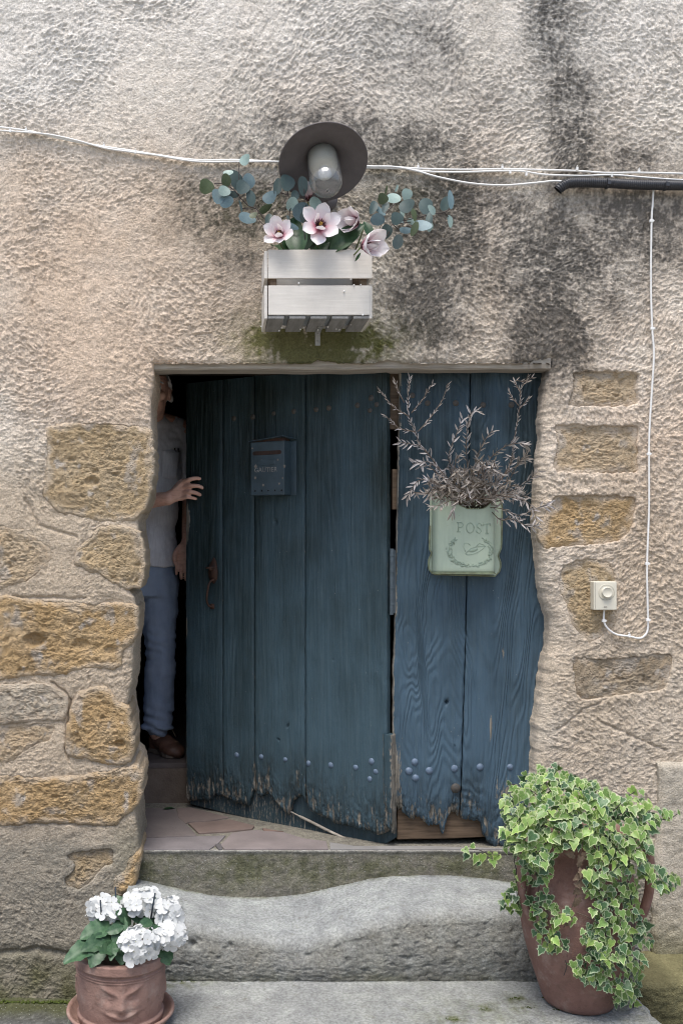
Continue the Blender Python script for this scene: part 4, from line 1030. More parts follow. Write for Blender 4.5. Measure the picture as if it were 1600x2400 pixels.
# dried olive-like branches standing in it
M_TWIG = simple('dry_twig', (.15, .115, .085), (.09, .065, .05), 60, .85)
def dryleaf():
    t = NT('dry_narrow_leaf'); n = t.noise(22, 3); n2 = t.noise(5, 2)
    c = t.mix(t.ramp(n, [(.35, 0.), (.65, 1.)]), (.27, .24, .215), (.47, .44, .435)); c = t.mix(t.ramp(n2, [(.4, 0.), (.6, .6)]), c, (.15, .12, .075))
    return t.finish(c, .6, None, .3)
M_DRY = dryleaf()
dried = root('dried_branches', 'bunch of dried grey-brown branches with narrow leaves standing in the mint POST box', 'dried plant', P(1095, 1185, .055))
rd = random.Random(11)
def c3(a, b): return (840 + a * .3571, 840 + b * .3571)
DB = [([(720,990),(560,760),(430,600),(400,560),(370,480),(330,380),(325,250),(335,130)], -.02), ([(370,480),(270,460),(200,400),(168,368)], -.02), ([(330,380),(230,320),(170,250),(122,198)], -.02), ([(345,360),(420,270),(450,220),(482,170)], -.02), ([(390,480),(470,390),(550,270),(586,162)], -.02), ([(300,290),(250,200),(240,148)], -.02),
      ([(800,990),(960,760),(1005,650),(1015,560),(1040,420),(1060,280),(1065,190),(1142,120)], .0), ([(1050,310),(1000,250),(985,212)], .0), ([(1062,220),(1025,150),(1090,150),(1110,110)], .0), ([(1055,330),(1100,280),(1115,262)], .0),
      ([(720,990),(620,740),(590,640),(640,500),(680,400)], -.05), ([(740,990),(715,760),(706,560),(716,440),(742,355),(788,343)], -.06), ([(740,980),(760,720),(800,590),(860,492),(892,475)], -.06), ([(790,980),(840,700),(950,585),(1050,557),(1112,577)], -.08),
      ([(680,990),(520,720),(420,585),(340,562),(283,552)], -.05), ([(700,990),(540,780),(430,692),(352,690)], -.04), ([(650,980),(520,820),(400,800),(342,868),(313,912)], -.08), ([(800,960),(760,870),(700,905),(645,940),(610,1022)], -.12), ([(700,960),(620,930),(540,962),(465,972)], -.10),
      ([(780,980),(860,900),(950,905),(1080,930),(1140,980),(1166,1062)], -.12), ([(830,980),(930,985),(1050,1030),(1170,982),(1242,958)], -.10), ([(850,980),(930,1060),(1000,1052),(1100,1098),(1168,1104)], -.09), ([(830,970),(920,900),(1020,862),(1120,792),(1177,740)], -.04), ([(820,950),(920,800),(1060,682),(1097,640)], -.03)]
for k in range(58):
    a = rd.uniform(.10, 3.04); L = rd.uniform(170, 400) * (1.0 if abs(a - 1.57) > .5 else .85); bx = rd.uniform(620, 860)
    ex, ey = bx - 40 * math.cos(a) + L * math.cos(a) * .95, 960 - L * math.sin(a) * .95; mx, my = (bx + ex) / 2 + rd.uniform(-40, 40), (985 + ey) / 2 - 30
    DB.append(([(bx, 985), (mx, my), (ex, ey), (ex + rd.uniform(-40, 60) * (1 if math.cos(a) > 0 else -1), ey + rd.uniform(-20, 60))], rd.uniform(-.10, .03)))
def lance(mbb, p, dirv, nrm, L, W, m=0, bend=.15):
    dirv = dirv.normalized(); s = dirv.cross(nrm).normalized(); nn = s.cross(dirv)
    pts = [p, p + dirv * L * .35 + s * W + nn * L * bend * .3, p + dirv * L * .75 + s * W * .7 + nn * L * bend * .2, p + dirv * L - nn * L * bend * .3, p + dirv * L * .75 - s * W * .7 + nn * L * bend * .2, p + dirv * L * .35 - s * W + nn * L * bend * .3, p + dirv * L * .38 - nn * W * .3]
    mbb.add(pts, [(0, 1, 6), (1, 2, 6), (2, 3, 6), (3, 4, 6), (4, 5, 6), (5, 0, 6)], m)
for pts, yo in DB:
    n = len(pts); w3 = []
    for k, (a, b_) in enumerate(pts):
        f = k / (n - 1); y = .06 + (yo - .06) * min(1, f * 1.6) if pts[0][1] > 900 else yo + rd.uniform(-.01, .01)
        w3.append(P(*c3(a, b_), y))
    path = spline(w3, 5); m = len(path)
    b = MB(); b.tube(path, [.0019 - .0011 * k / m for k in range(m)], 5); br = b.build('branch', M_TWIG, dried, True)
    lv = MB(); acc = 0; side = 1; start = .12 if pts[0][1] > 900 else 0.0
    for k in range(1, m):
        acc += (path[k] - path[k - 1]).length
        if acc > (.0062 if len(pts) < 6 and pts[0][1] > 900 else .0088) and k / m > start:
            acc = 0; t = (path[k] - path[k - 1]).normalized(); side = -side
            for sd in ((side,) if rd.random() < .55 else (1, -1)):
                perp = Vector((-t.z, rd.uniform(-.5, .3), t.x)).normalized() * sd
                L = rd.uniform(.019, .034) * (1 if yo > -.03 else 1.15)
                if yo > -.025 and pts[0][1] <= 900 or len(pts) > 6: L *= .72
                lance(lv, path[k], t * rd.uniform(.6, 1.2) + perp * (rd.uniform(.1, .55) if pts[0][1] <= 900 or len(pts) > 6 else rd.uniform(.15, 1.0)) + Vector((0, rd.uniform(-.3, .1), rd.uniform(-.25, .1))), Vector((rd.uniform(-.5, .5), -1, rd.uniform(-.2, .6))), L, L * rd.uniform(.065, .115), 0, rd.uniform(-.2, .3))
    if lv.v: lv.build('leaves', M_DRY, br, False, kind='stuff', fix=False)

# ---------------------------------------------------------------- wooden crate on the wall
M_CRATE = mat_wood('grey_painted_crate_wood', (.64, .605, .55), (.575, .545, .49), (6, 90, 110), .8, .0008)
M_CRATEB = mat_wood('dark_crate_bottom', (.30, .295, .285), (.18, .175, .165), (80, 8, 80), .8, .0012)  # bottom slats in a darker grey than the front
YC = -.26; cx0, cx1 = XY(628, YC), XY(866, YC); zc = [ZY(v, YC) for v in (585, 652, 669, 738)]; ZBOT = zc[3] - .012
crate = root('wooden_crate', 'pale grey slatted wooden crate fixed to the wall above the door, full of artificial flowers', 'crate', ((cx0 + cx1) / 2, -.13, ZBOT))
def slat(name, x0, x1, y0, y1, z0, z1, mat, par=crate, bev=.0012):
    b = MB(); b.box(((x0 + x1) / 2, (y0 + y1) / 2, (z0 + z1) / 2), (x1 - x0, y1 - y0, z1 - z0)); return b.build(name, mat, par, bevel=bev)
slat('slat', cx0, cx1, YC, YC + .010, zc[1], zc[0], M_CRATE); slat('slat', cx0 + .001, cx1 + .001, YC, YC + .010, zc[3], zc[2], M_CRATE)
slat('slat', cx0, cx1, -.045, -.035, zc[1], zc[0] - .01, M_CRATE); slat('slat', cx0, cx1, -.045, -.035, zc[3], zc[2], M_CRATE)
for x in (cx0 + .008, cx1 - .030):
    for y in (YC + .0115, -.066): slat('corner_post', x, x + .022, y, y + .020, zc[3], zc[0] - .006, M_RAIL)
for x0 in (cx0 - .012, cx1 - .0015):
    slat('side_slat', x0, x0 + .010, YC + .002, -.035, zc[1], zc[0] - .004, M_CRATE); slat('side_slat', x0, x0 + .010, YC + .002, -.035, zc[3] - .012, zc[2], M_CRATE)
for k in range(5):
    x = cx0 + .0 + k * (cx1 - cx0 - .054) / 4; slat('bottom_slat', x, x + .054, YC + .003, -.036, ZBOT, zc[3] - .0015, M_CRATEB)
M_WHITE = simple('white_plastic', (.78, .77, .74), (.70, .69, .66), 20, .5)
t = simple('galvanised', (.42, .42, .41), (.32, .32, .31), 60, .5, .5, metal=.6)
b = MB(); bx = XY(744, -.03); b.box((bx, -.034, ZBOT - .018), (.018, .003, .060)); b.box((bx, -.085, ZBOT - .0025), (.018, .10, .003))
for dz in (-.008, -.034): b.ball((bx, -.0365, ZBOT + dz), .0035, 8, 5)
b.build('bracket', t, crate)
b = MB(); b.box(((cx0 + cx1) / 2 + .01, -.14, zc[3] + .045), (.25, .15, .085)); b.build('foam_block', simple('grey_film_block', (.40, .43, .47), (.30, .33, .36), 14, .3), crate, bevel=.01)
rb = random.Random(3); b = MB()
for a, c in ((612,545+220),(620,750),(654,775),(660,768),(704,772),(712,768),(745,773),(768,766),(788,771),(795,773),(850,738),(860,752),(806,683),(822,655),(829,668),(845,667),(700,664),(822,760)): b.ball(P(a, c, YC + (-.003 if c < 700 or 720 < c < 745 else .10)), rb.uniform(.0022, .0036), 7, 5)
b.build('white_bead', M_WHITE, crate, True)

# ---------------------------------------------------------------- artificial flowers and greenery in the crate
def leaf_mat(name, c1, c2, rough=.5, trans=.12, rnd=.25, spec=.4):
    t = NT(name); n = t.noise(9, 3); oi = t.node('ObjectInfo')
    c = t.mix(t.ramp(n, [(.35, 0.), (.65, 1.)]), c1, c2)
    f = t.math('ADD', 1 - rnd, t.math('MULTIPLY', oi.outputs['Random'], rnd * 2)); hs = t.node('HueSaturation'); t.put(hs.inputs['Value'], f); t.put(hs.inputs['Color'], c)
    m = t.finish(hs.outputs[0], rough, None, spec)
    tr_ = t.node('BsdfTranslucent'); t.put(tr_.inputs[0], hs.outputs[0]); ms = t.node('MixShader'); ms.inputs[0].default_value = trans
    t.t.links.new(t.bs.outputs[0], ms.inputs[1]); t.t.links.new(tr_.outputs[0], ms.inputs[2]); t.t.links.new(ms.outputs[0], t.out.inputs['Surface'])
    return m
EUC = [leaf_mat('eucalyptus_blue', (.145, .215, .23), (.11, .17, .19)), leaf_mat('eucalyptus_dark', (.055, .085, .085), (.075, .11, .10)), leaf_mat('eucalyptus_pale', (.30, .39, .35), (.23, .32, .29)), leaf_mat('eucalyptus_olive', (.06, .085, .035), (.085, .11, .055))]
def round_leaf(mat, seed):
    r = random.Random(seed); n = 14; v = [(0, 0, 0)]; f = []
    for q in range(n):
        a = 2 * math.pi * q / n; rr = 1 + .05 * math.sin(3 * a + seed); x, y = rr * math.cos(a), rr * math.sin(a)
        if y < -.8: y -= .10
        v.append((x, y, .10 * x * x - .05 * y * y + .06 * abs(x))); 
    for q in range(n):
        v.append((v[1 + q][0] * .5, v[1 + q][1] * .5, v[1 + q][2] * .35 + .01))
    for q in range(n):
        q2 = (q + 1) % n; f.append((0, 1 + n + q, 1 + n + q2)); f.append((1 + n + q, 1 + q, 1 + q2, 1 + n + q2))
    return new_mesh('leaf', v, f, mat)
RL = [[round_leaf(m, s) for s in (1, 2, 3)] for m in EUC]
M_STEM = simple('dark_stem', (.055, .042, .04), (.035, .028, .026), 30, .6)
M_GSTEM = simple('green_stem', (.16, .19, .08), (.11, .14, .06), 30, .6)
ce = lambda a, b: (460 + a * .15306, 360 + b * .15306)
cr_ = lambda a, b: (700 + a * .2551, 440 + b * .2551)
c1_ = lambda a, b: (400 + a * .4592, 250 + b * .4592)
rl = random.Random(21)
def sprig(label, fn, sc, stems, leaves, y0, y1, loc):
    rt = root('eucalyptus_sprig', label, 'greenery', P(*fn(*loc), -.14), 'eucalyptus sprigs in the crate')
    for st in stems:
        n = len(st); pth = [P(*fn(a, b_), y0 + (y1 - y0) * k / max(1, n - 1)) for k, (a, b_) in enumerate(st)]
        MB().tube(spline(pth, 4), .0016, 6).build('stem', M_STEM, rt, True)
    for lf in leaves:
        a, b_, rx, ry, tone = lf[:5]; ang = lf[5] if len(lf) > 5 else rl.uniform(-25, 25)
        y = rl.uniform(min(y0, y1) - .02, max(y0, y1)); p = P(*fn(a, b_), y); k = 1.08 * sc * (D + y) / F
        M = Matrix.Translation(p) @ Matrix.Rotation(R(90), 4, 'X') @ Matrix.Rotation(R(-ang), 4, 'Z') @ Matrix.Rotation(R(rl.uniform(-22, 22)), 4, 'X') @ Matrix.Rotation(R(rl.uniform(-22, 22)), 4, 'Y') @ Matrix.Diagonal((rx * k, ry * k, (rx + ry) * k / 2, 1))
        link('leaf', RL[tone][rl.randrange(3)], rt, M)
sprig('eucalyptus sprig reaching farthest left out of the crate below the white cable', ce, .15306,
      [[(1120,1110),(1010,960),(910,840),(800,800),(690,690),(610,590),(500,500),(390,460),(280,460)], [(1060,1110),(980,1040),(920,950)], [(900,840),(910,770)], [(860,850),(700,840)], [(660,690),(655,180),(660,150)]],
      [(740,95,95,62,2,-55),(155,500,112,105,3),(490,290,75,45,2),(455,405,74,90,3),(605,400,102,138,1),(800,420,92,110,0),(710,510,104,108,1),(430,570,90,80,2),(340,650,106,124,0),(455,730,110,85,0),(575,625,75,48,1),(835,680,68,118,1,-10),(1060,840,105,50,3,-35),(780,985,130,78,0),(870,945,62,45,3,-40),(1110,1000,55,92,1,15),(680,800,18,88,1),(1140,1060,60,50,0)], -.13, -.10, (1120, 1110))
sprig('eucalyptus sprig rising in front of the lower left rim of the lamp shade', ce, .15306,
      [[(1430,1150),(1425,1040),(1430,870),(1415,700),(1400,570)], [(1430,870),(1480,760)], [(1410,640),(1300,600)]],
      [(1125,665,110,88,0,-25),(1245,500,64,122,1,8),(1390,440,112,124,1),(1470,770,86,95,2),(1510,640,60,82,1),(1450,1110,115,45,0,20),(1405,980,22,40,1)], -.21, -.20, (1430, 1150))
sprig('small eucalyptus sprig between the lamp glass and the middle pink flower', c1_, .4592,
      [[(690,700),(680,620),(690,530),(680,420)], [(690,520),(735,490)]], [(675,402,24,44,1),(738,492,34,31,2),(672,540,50,42,0,60),(700,560,38,34,1)], -.22, -.23, (690, 700))
sprig('eucalyptus sprig spreading to the right of the crate over the stained wall', cr_, .2551,
      [[(680,480),(710,430),(745,370),(775,280),(830,200),(885,145)], [(850,345),(930,310),(1000,295),(1100,272),(1220,242),(1330,230),(1390,190)], [(740,470),(800,455),(850,345)], [(680,500),(780,462)], [(870,345),(930,395)], [(780,280),(690,330)], [(1340,232),(1385,280)], [(900,330),(1070,310)]],
      [(685,178,36,66,1),(770,98,50,46,3),(870,95,64,44,2,15),(990,60,50,50,2),(990,165,70,60,1),(795,172,30,60,1),(748,212,58,22,0,45),(725,290,62,50,0),(898,280,60,52,1),(920,285,18,58,0,-40),(1055,245,26,56,3,-15),(1165,165,60,70,1),(1218,202,34,46,2,-35),(1345,145,44,62,1,20),(1392,108,28,78,0,-5),(1387,305,24,52,2),(1197,290,30,66,1),(1140,345,78,54,0),(1200,350,30,46,2),(985,390,62,28,0,5),(1065,375,32,62,3,20),(805,400,48,60,1),(910,495,46,66,1,10),(950,235,18,30,2),(1040,310,50,26,2,10),(803,20,9,38,3),(898,5,12,30,2)], -.17, -.06, (690, 480))

def petal_mat():
    t = NT('magnolia_petal'); s = t.node('SeparateXYZ'); t.put(s.inputs[0], t.coords('Object'))
    n = t.noise(3, 4); f = t.math('ADD', s.outputs[1], t.math('MULTIPLY', t.math('SUBTRACT', n, .5), .35)); z = s.outputs[2]
    c = t.ramp(f, [(.0, (.42, .09, .16)), (.22, (.62, .24, .32)), (.45, (.76, .62, .64)), (.75, (.80, .76, .76))])
    m = t.finish(c, .55, None, .3)
    tr_ = t.node('BsdfTranslucent'); t.put(tr_.inputs[0], c); ms = t.node('MixShader'); ms.inputs[0].default_value = .2
    t.t.links.new(t.bs.outputs[0], ms.inputs[1]); t.t.links.new(tr_.outputs[0], ms.inputs[2]); t.t.links.new(ms.outputs[0], t.out.inputs['Surface']); return m
M_PET = petal_mat()
def petal(seed, cup=.30, wid=.36):
    r = random.Random(seed); nu, nv = 7, 9; v = []; f = []
    for j in range(nv):
        y = j / (nv - 1); w = wid * (math.sin(math.pi * min(1, y * .92 + .06)) ** .6) * (.35 + .9 * y if y < .7 else 1.0)
        if j == nv - 1: w *= .35
        for i in range(nu):
            s = i / (nu - 1) * 2 - 1
            v.append((w * s, y, cup * (y * y * .9 - .15 * y) + .22 * w * s * s + .02 * math.sin(5 * s + 7 * y + seed) * y - (.12 * max(0, y - .8) * 4 if seed % 2 else 0) * .3))
    for j in range(nv - 1):
        for i in range(nu - 1): f.append((j * nu + i, j * nu + i + 1, (j + 1) * nu + i + 1, (j + 1) * nu + i))
    return new_mesh('petal', v, f, M_PET)
PET = [petal(k, c, w) for k, c, w in ((1, .25, .36), (2, .35, .38), (3, .15, .34), (4, .75, .30), (5, .85, .28))]
M_STAM = simple('dark_stamens', (.09, .035, .03), (.05, .02, .025), 90, .7); M_PIST = simple('yellow_pistil', (.38, .23, .04), (.22, .11, .02), 90, .6)
M_GLEAF = leaf_mat('glossy_green_leaf', (.022, .060, .022), (.045, .10, .04), .4, .10)
def big_leaf():
    nu, nv = 5, 9; v = []; f = []
    for j in range(nv):
        y = j / (nv - 1); w = .24 * math.sin(math.pi * (y * .96 + .02)) ** .8
        for i in range(nu):
            s = i / (nu - 1) * 2 - 1; v.append((w * s, y, .10 * abs(s) * w * 4 - .25 * y * y))
    for j in range(nv - 1):
        for i in range(nu - 1): f.append((j * nu + i, j * nu + i + 1, (j + 1) * nu + i + 1, (j + 1) * nu + i))
    return new_mesh('leaf', v, f, M_GLEAF)
BIG = big_leaf()
def magnolia(label, px, py, y, axis, size, spread, stem_to, leaves=(), skip=()):
    c = P(px, py, y); rt = root('magnolia_flower', label, 'flower', c, 'pink and white flowers in the crate')
    q = Vector((0, 0, 1)).rotation_difference(Vector(axis).normalized()).to_matrix().to_4x4(); r = random.Random(int(px))
    for ring, n, tilt, sc, off in ((0, 6, spread, 1.0, 0), (1, 3, spread * .75, .78, .5)):
        for k in range(n):
            if (ring, k) in skip: continue
            a = 2 * math.pi * (k + off + r.uniform(-.12, .12)) / n
            # petal grows along local y, tipped up from the flower's axis by (90 - tilt)
            M = Matrix.Translation(c) @ q @ Matrix.Rotation(a, 4, 'Z') @ Matrix.Rotation(R(90 - tilt - r.uniform(-9, 9)), 4, 'X') @ Matrix.Scale(size * sc * r.uniform(.92, 1.08), 4)
            link('petal', PET[r.randrange(3) if ring == 0 else 3 + r.randrange(2)], rt, M)
    ax = Vector(axis).normalized(); b = MB(); Mr = q.to_3x3()
    b.ball(c + ax * size * .10, (size * .15, size * .15, size * .14), 10, 6, 0, Mr)
    for k in range(36):
        a = k * 2.4; rr = size * .17 * math.sqrt((k + .5) / 36); p = c + Mr @ Vector((rr * math.cos(a), rr * math.sin(a), size * .16)); b.tube([p, p + Mr @ Vector((rr * .5 * math.cos(a), rr * .5 * math.sin(a), size * .14))], size * .018, 4)
    for k in range(9):
        a = k * 2.4; rr = size * .06 * math.sqrt(k / 9 + .05); p = c + Mr @ Vector((rr * math.cos(a), rr * math.sin(a), size * .2)); b.tube([p, p + ax * size * .16], size * .03, 5, 1)
    b.build('stamens', [M_STAM, M_PIST], rt, True)
    s = P(*stem_to); MB().tube(spline([c - ax * .004, c - ax * .03 + Vector((0, 0, -.02)), s], 5), .0028, 6).build('stem', M_GSTEM, rt, True)
    for (bx_, by_, by3, tx, ty, ty3, wsc) in leaves:
        p0, p1 = P(bx_, by_, by3), P(tx, ty, ty3); d_ = p1 - p0; L = d_.length; yv = d_.normalized(); nv = Vector((r.uniform(-.4, .4), -1, .35)); xv = yv.cross(nv).normalized(); zv = xv.cross(yv)
        M = Matrix(((xv.x * L * wsc, yv.x * L, zv.x * L, p0.x), (xv.y * L * wsc, yv.y * L, zv.y * L, p0.y), (xv.z * L * wsc, yv.z * L, zv.z * L, p0.z), (0, 0, 0, 1)))
        link('leaf', BIG, rt, M)
magnolia('pink-hearted white flower hanging over the left end of the crate', 656, 553, -.25, (-.25, -1, .25),   .068, 62, (690, 610, -.16), [(668, 600, -.2, 702, 500, -.19, 1.0), (660, 590, -.18, 640, 560, -.1, .8)])
magnolia('largest pink-hearted white flower, wide open in the middle of the crate', 748, 532, -.27, (.1, -1, .15), .080, 74, (745, 610, -.16), [(700, 600, -.22, 690, 520, -.2, 1.3), (735, 600, -.2, 770, 560, -.22, 1.2), (745, 600, -.15, 818, 480, -.17, .9), (765, 590, -.2, 822, 512, -.23, 1.0), (700, 600, -.15, 720, 520, -.12, 1.3)])
magnolia('half-turned pale flower rising behind the right side of the crate', 838, 522, -.235, (-.65, -.7, -.05), .080, 45, (822, 610, -.14), [(772, 594, -.25, 850, 516, -.27, .9), (868, 560, -.2, 858, 515, -.2, 1.1), (790, 600, -.2, 815, 500, -.15, 1.2)])
magnolia('pale flower spilling over the right front corner of the crate', 848, 578, -.315, (.62, -.75, -.12), .086, 48, (825, 600, -.18), [(845, 592, -.30, 832, 612, -.295, .6)])
magnolia('faint pink flower farthest back, partly hidden under the lamp glass', 722, 470, -.15, (-.1, -.5, .8), .068, 30, (730, 600, -.12), [(760, 600, -.12, 700, 520, -.12, 1.2)])

# ---------------------------------------------------------------- wall lamp
C = P(757, 382, -.215); axis_d = Vector((.03, -math.cos(R(53)), -math.sin(R(53)))).normalized()
LM = Matrix.Translation(C) @ Vector((0, 0, 1)).rotation_difference(-axis_d).to_matrix().to_4x4()
lamp = root('wall_lamp', 'dark metal wall lamp with tilted round shade and clear glass jar above the flower crate', 'lamp', (P(765, 470, 0)))
M_SHADE = simple('brown_black_enamel', (.125, .112, .112), (.10, .09, .09), 30, .55, .4, .0004, 300)
b = MB(); b.lathe([(.149, .002), (.151, .0), (.1495, -.003), (.147, -.001), (.11, .012), (.07, .026), (.046, .040), (.044, .052), (.040, .075), (.0005, .076)], 72, LM)
b.lathe([(.149, .002), (.11, .017), (.07, .031), (.052, .045), (.050, .080), (.0005, .081)], 72, LM); b.build('shade', M_SHADE, lamp, True)
tg = NT('clear_glass'); M_GLASS = tg.finish((.94, .95, .94), .045, None, .5, **{'Transmission_Weight': .95, 'IOR': 1.46})
pr = [(.052, .036), (.053, .0), (.0545, -.05), (.0545, -.105)] + [(.0545 * math.cos(R(a)), -.105 - .0545 * math.sin(R(a))) for a in range(10, 90, 10)] + [(.0003, -.1595)]
pri = [(max(.0002, r_ - .0022), z_ + (.0022 if r_ < .03 else 0)) for r_, z_ in pr]
b = MB(); b.lathe(pr + pri[::-1], 48, LM, close=False); b.build('glass_jar', M_GLASS, lamp, True)
M_SOCK = simple('cream_ceramic', (.66, .62, .50), (.56, .52, .42), 20, .5)
b = MB(); b.lathe([(.0003, .036), (.0495, .036), (.0495, -.004), (.047, -.022), (.040, -.036), (.026, -.040), (.0003, -.040)], 40, LM); b.build('socket', M_SOCK, lamp, True)
b = MB(); b.lathe([(.016, -.040), (.017, -.046), (.022, -.056), (.023, -.068), (.018, -.080), (.010, -.086), (.0003, -.088)], 28, LM); b.build('bulb', simple('frosted_bulb', (.62, .62, .60), (.55, .55, .53), 10, .35), lamp, True)
b = MB(); top = LM @ Vector((0, 0, .079)); b.tube(spline([P(762, 470, -.012), P(762, 462, -.06), P(760, 425, -.105), top + Vector((0, .05, -.0)), top], 6), .0105, 12); b.lathe([(.0003, -.026), (.040, -.026), (.043, -.020), (.043, 0), (.0003, 0)], 28, Matrix.Translation(P(762, 470, .004)) @ Matrix.Rotation(R(-90), 4, 'X') @ Matrix.Scale(-1, 4, (0, 0, 1)) @ Matrix.Scale(-1, 4, (0, 0, 1))); b.build('arm', M_SHADE, lamp, True)

# ---------------------------------------------------------------- cables, conduit, control box
M_CABLE = simple('white_cable', (.74, .73, .70), (.66, .65, .62), 40, .5)
def cable(label, pts, r=.0036, clips=(), y=-.012):
    w = [P(a, b_, y + random.uniform(-.002, .002)) for a, b_ in pts]; rt = root('electric_cable', label, 'cable', w[0], 'white cables clipped to the wall')
    MB().tube(spline(w, 6), r, 8).build('sheath', M_CABLE, rt, True)
    for a, b_, ax in clips:
        b = MB(); p = P(a, b_, y)
        if ax: b.box(p + Vector((0, -.0005, 0)), (.014, .0095, .0095)); b.tube([p + Vector((.008, .004, 0)), p + Vector((.008, -.006, 0))], .0022, 6)
        else: b.box(p + Vector((0, -.0005, 0)), (.0075, .0095, .012)); b.tube([p + Vector((0, .004, .010)), p + Vector((0, -.006, .010))], .0024, 6)
        b.build('cable_clip', M_WHITE, rt, bevel=.001)
cable('upper white cable running from the left picture edge down to the lamp shade', [(-60, 290), (0, 298), (61, 306), (120, 319), (184, 333), (245, 344), (306, 353), (367, 363), (459, 375), (560, 375), (655, 380), (720, 384)], .0038, [(62, 305, 0), (244, 342, 0)])
cable('lower white cable looping just under the other one left of the lamp', [(-60, 301), (0, 306), (61, 310), (120, 316), (184, 330), (245, 347), (306, 356), (367, 364), (459, 378.5), (560, 379), (655, 379), (720, 386)], .0032, [(25, 307, 0), (318, 357, 0)], -.016)
cable('topmost white cable running from the lamp to the right picture edge', [(800, 386), (859, 390), (920, 391), (979, 395), (1080, 397.5), (1178, 396), (1262, 398), (1351, 400.5), (1420, 405), (1494, 404.5), (1600, 407), (1680, 409)], .0034, [(979, 391, 0), (1176, 393, 0), (1351, 396, 0), (1496, 402, 0)])
cable('white cable dipping from the lamp down behind the black conduit', [(800, 388), (859, 393), (940, 395), (1004, 402), (1080, 403.5), (1157, 401), (1218, 401), (1274, 409), (1361, 412), (1433, 410), (1500, 415), (1565, 420), (1640, 424)], .0034, [(1194, 404, 0), (1232, 409, 0), (1432, 412, 0)])
cable('white cable sagging from the lamp into the open end of the black conduit', [(800, 387), (870, 390), (922, 391), (973, 400), (1030, 416), (1106, 430), (1183, 434), (1259, 428), (1300, 424), (1330, 428)], .0036, [], -.016)
cable('white cable hanging straight down from the conduit and curling to the control box', [(1530, 440), (1528, 480), (1525.5, 520), (1524, 663), (1527, 770), (1531, 830), (1526, 919), (1521, 1000), (1519.5, 1064), (1519.6, 1190), (1515, 1320), (1516, 1400), (1517, 1453), (1516, 1478), (1508, 1491), (1495, 1496), (1472, 1491), (1444, 1487), (1424, 1474), (1414, 1456), (1415, 1428)], .0036,
      [(1525, 518, 1), (1527, 770, 1), (1519, 1064, 1), (1515, 1321, 1), (1517, 1453, 1), (1473, 1490, 0), (1414, 1455, 1)])
cond = root('cable_conduit', 'thick black corrugated conduit held to the wall with black ties at the right', 'conduit', P(1305, 440, -.01))
M_COND = simple('black_corrugated_plastic', (.030, .031, .036), (.022, .023, .027), 30, .45, .5)
pth = spline([P(1306, 446, -.022), P(1316, 437, -.026), P(1341, 428, -.028), (P(1422, 429, -.028)), P(1500, 433, -.028), P(1600, 434.5, -.028), P(1720, 437, -.028)], 40)
Lc = [0.0]
for i_ in range(1, len(pth)): Lc.append(Lc[-1] + (pth[i_] - pth[i_ - 1]).length)
nst = int(Lc[-1] / .0014); res = []
for k in range(nst):
    s = k * .0014; j = min(len(pth) - 2, max(0, int(np.searchsorted(Lc, s)) - 1)); f_ = (s - Lc[j]) / max(1e-9, Lc[j + 1] - Lc[j]); res.append(pth[j].lerp(pth[j + 1], f_))
b = MB(); b.tube(res, [.0168 + .0016 * math.cos(2 * math.pi * k / 5.0) for k in range(nst)], 18, cap=False); b.build('sleeve', M_COND, cond, True, fix=False)
b = MB(); b.lathe([(.0003, .006), (.0145, .006), (.0145, 0), (.0175, 0)], 18, Matrix.Translation(res[0]) @ Vector((0, 0, 1)).rotation_difference((res[3] - res[0]).normalized()).to_matrix().to_4x4()); b.build('open_end', M_BLACK, cond, True)
for a in (1421, 1557):
    p = P(a, 430 if a < 1500 else 434, -.028); b = MB(); b.lathe([(.0185, -.004), (.0200, -.003), (.0200, .003), (.0185, .004)], 24, Matrix.Translation(p) @ Matrix.Rotation(R(90), 4, 'Y')); b.box(p + Vector((.0, -.021, -.004)), (.012, .008, .013)); b.build('cable_tie', M_COND, cond)
box_ = root('control_box', 'small cream control box with a round knob on a stone right of the door', 'control box', P(1416, 1430, -.02))
M_CREAM = simple('cream_plastic', (.62, .585, .48), (.58, .55, .45), 8, .45, .5)
x0, x1, z0, z1 = XY(1390, -.03), XY(1444, -.03), ZY(1430, -.03), ZY(1363, -.03); cxb = (x0 + x1) / 2
b = MB(); b.box((cxb, -.012, (z0 + z1) / 2), (x1 - x0, .040, z1 - z0)); b.build('case', M_CREAM, box_, bevel=.003)
b = MB(); b.box((x0 + .0045, -.0326, (z0 + z1) / 2), (.0012, .0016, z1 - z0 - .006)); b.box((cxb, -.0326, z0 + .012), (.012, .0012, .004)); b.build('seam', simple('seam_shadow_grey', (.36, .34, .28), (.32, .30, .25), 10, .6), box_)
kc = P(1420, 1388, -.032); Mk = Matrix.Translation(kc) @ Matrix.Rotation(R(90), 4, 'X')
b = MB(); b.lathe([(.029, 0), (.029, .0012), (.0275, .0014)], 40, Mk); b.lathe([(.0185, 0), (.0185, .010), (.0172, .0125), (.0165, .0118), (.0003, .0116)], 40, Mk); b.build('knob', M_CREAM, box_, True)
b = MB()
for k in range(7): b.box((kc.x - .0165 + k * .0050 + (.001 if k > 3 else 0), -.0336, kc.z - .0245), (.0026, .0006, .0016))
b.build('print_mark', simple('grey_print', (.12, .12, .11), (.1, .1, .1), 10, .6), box_)

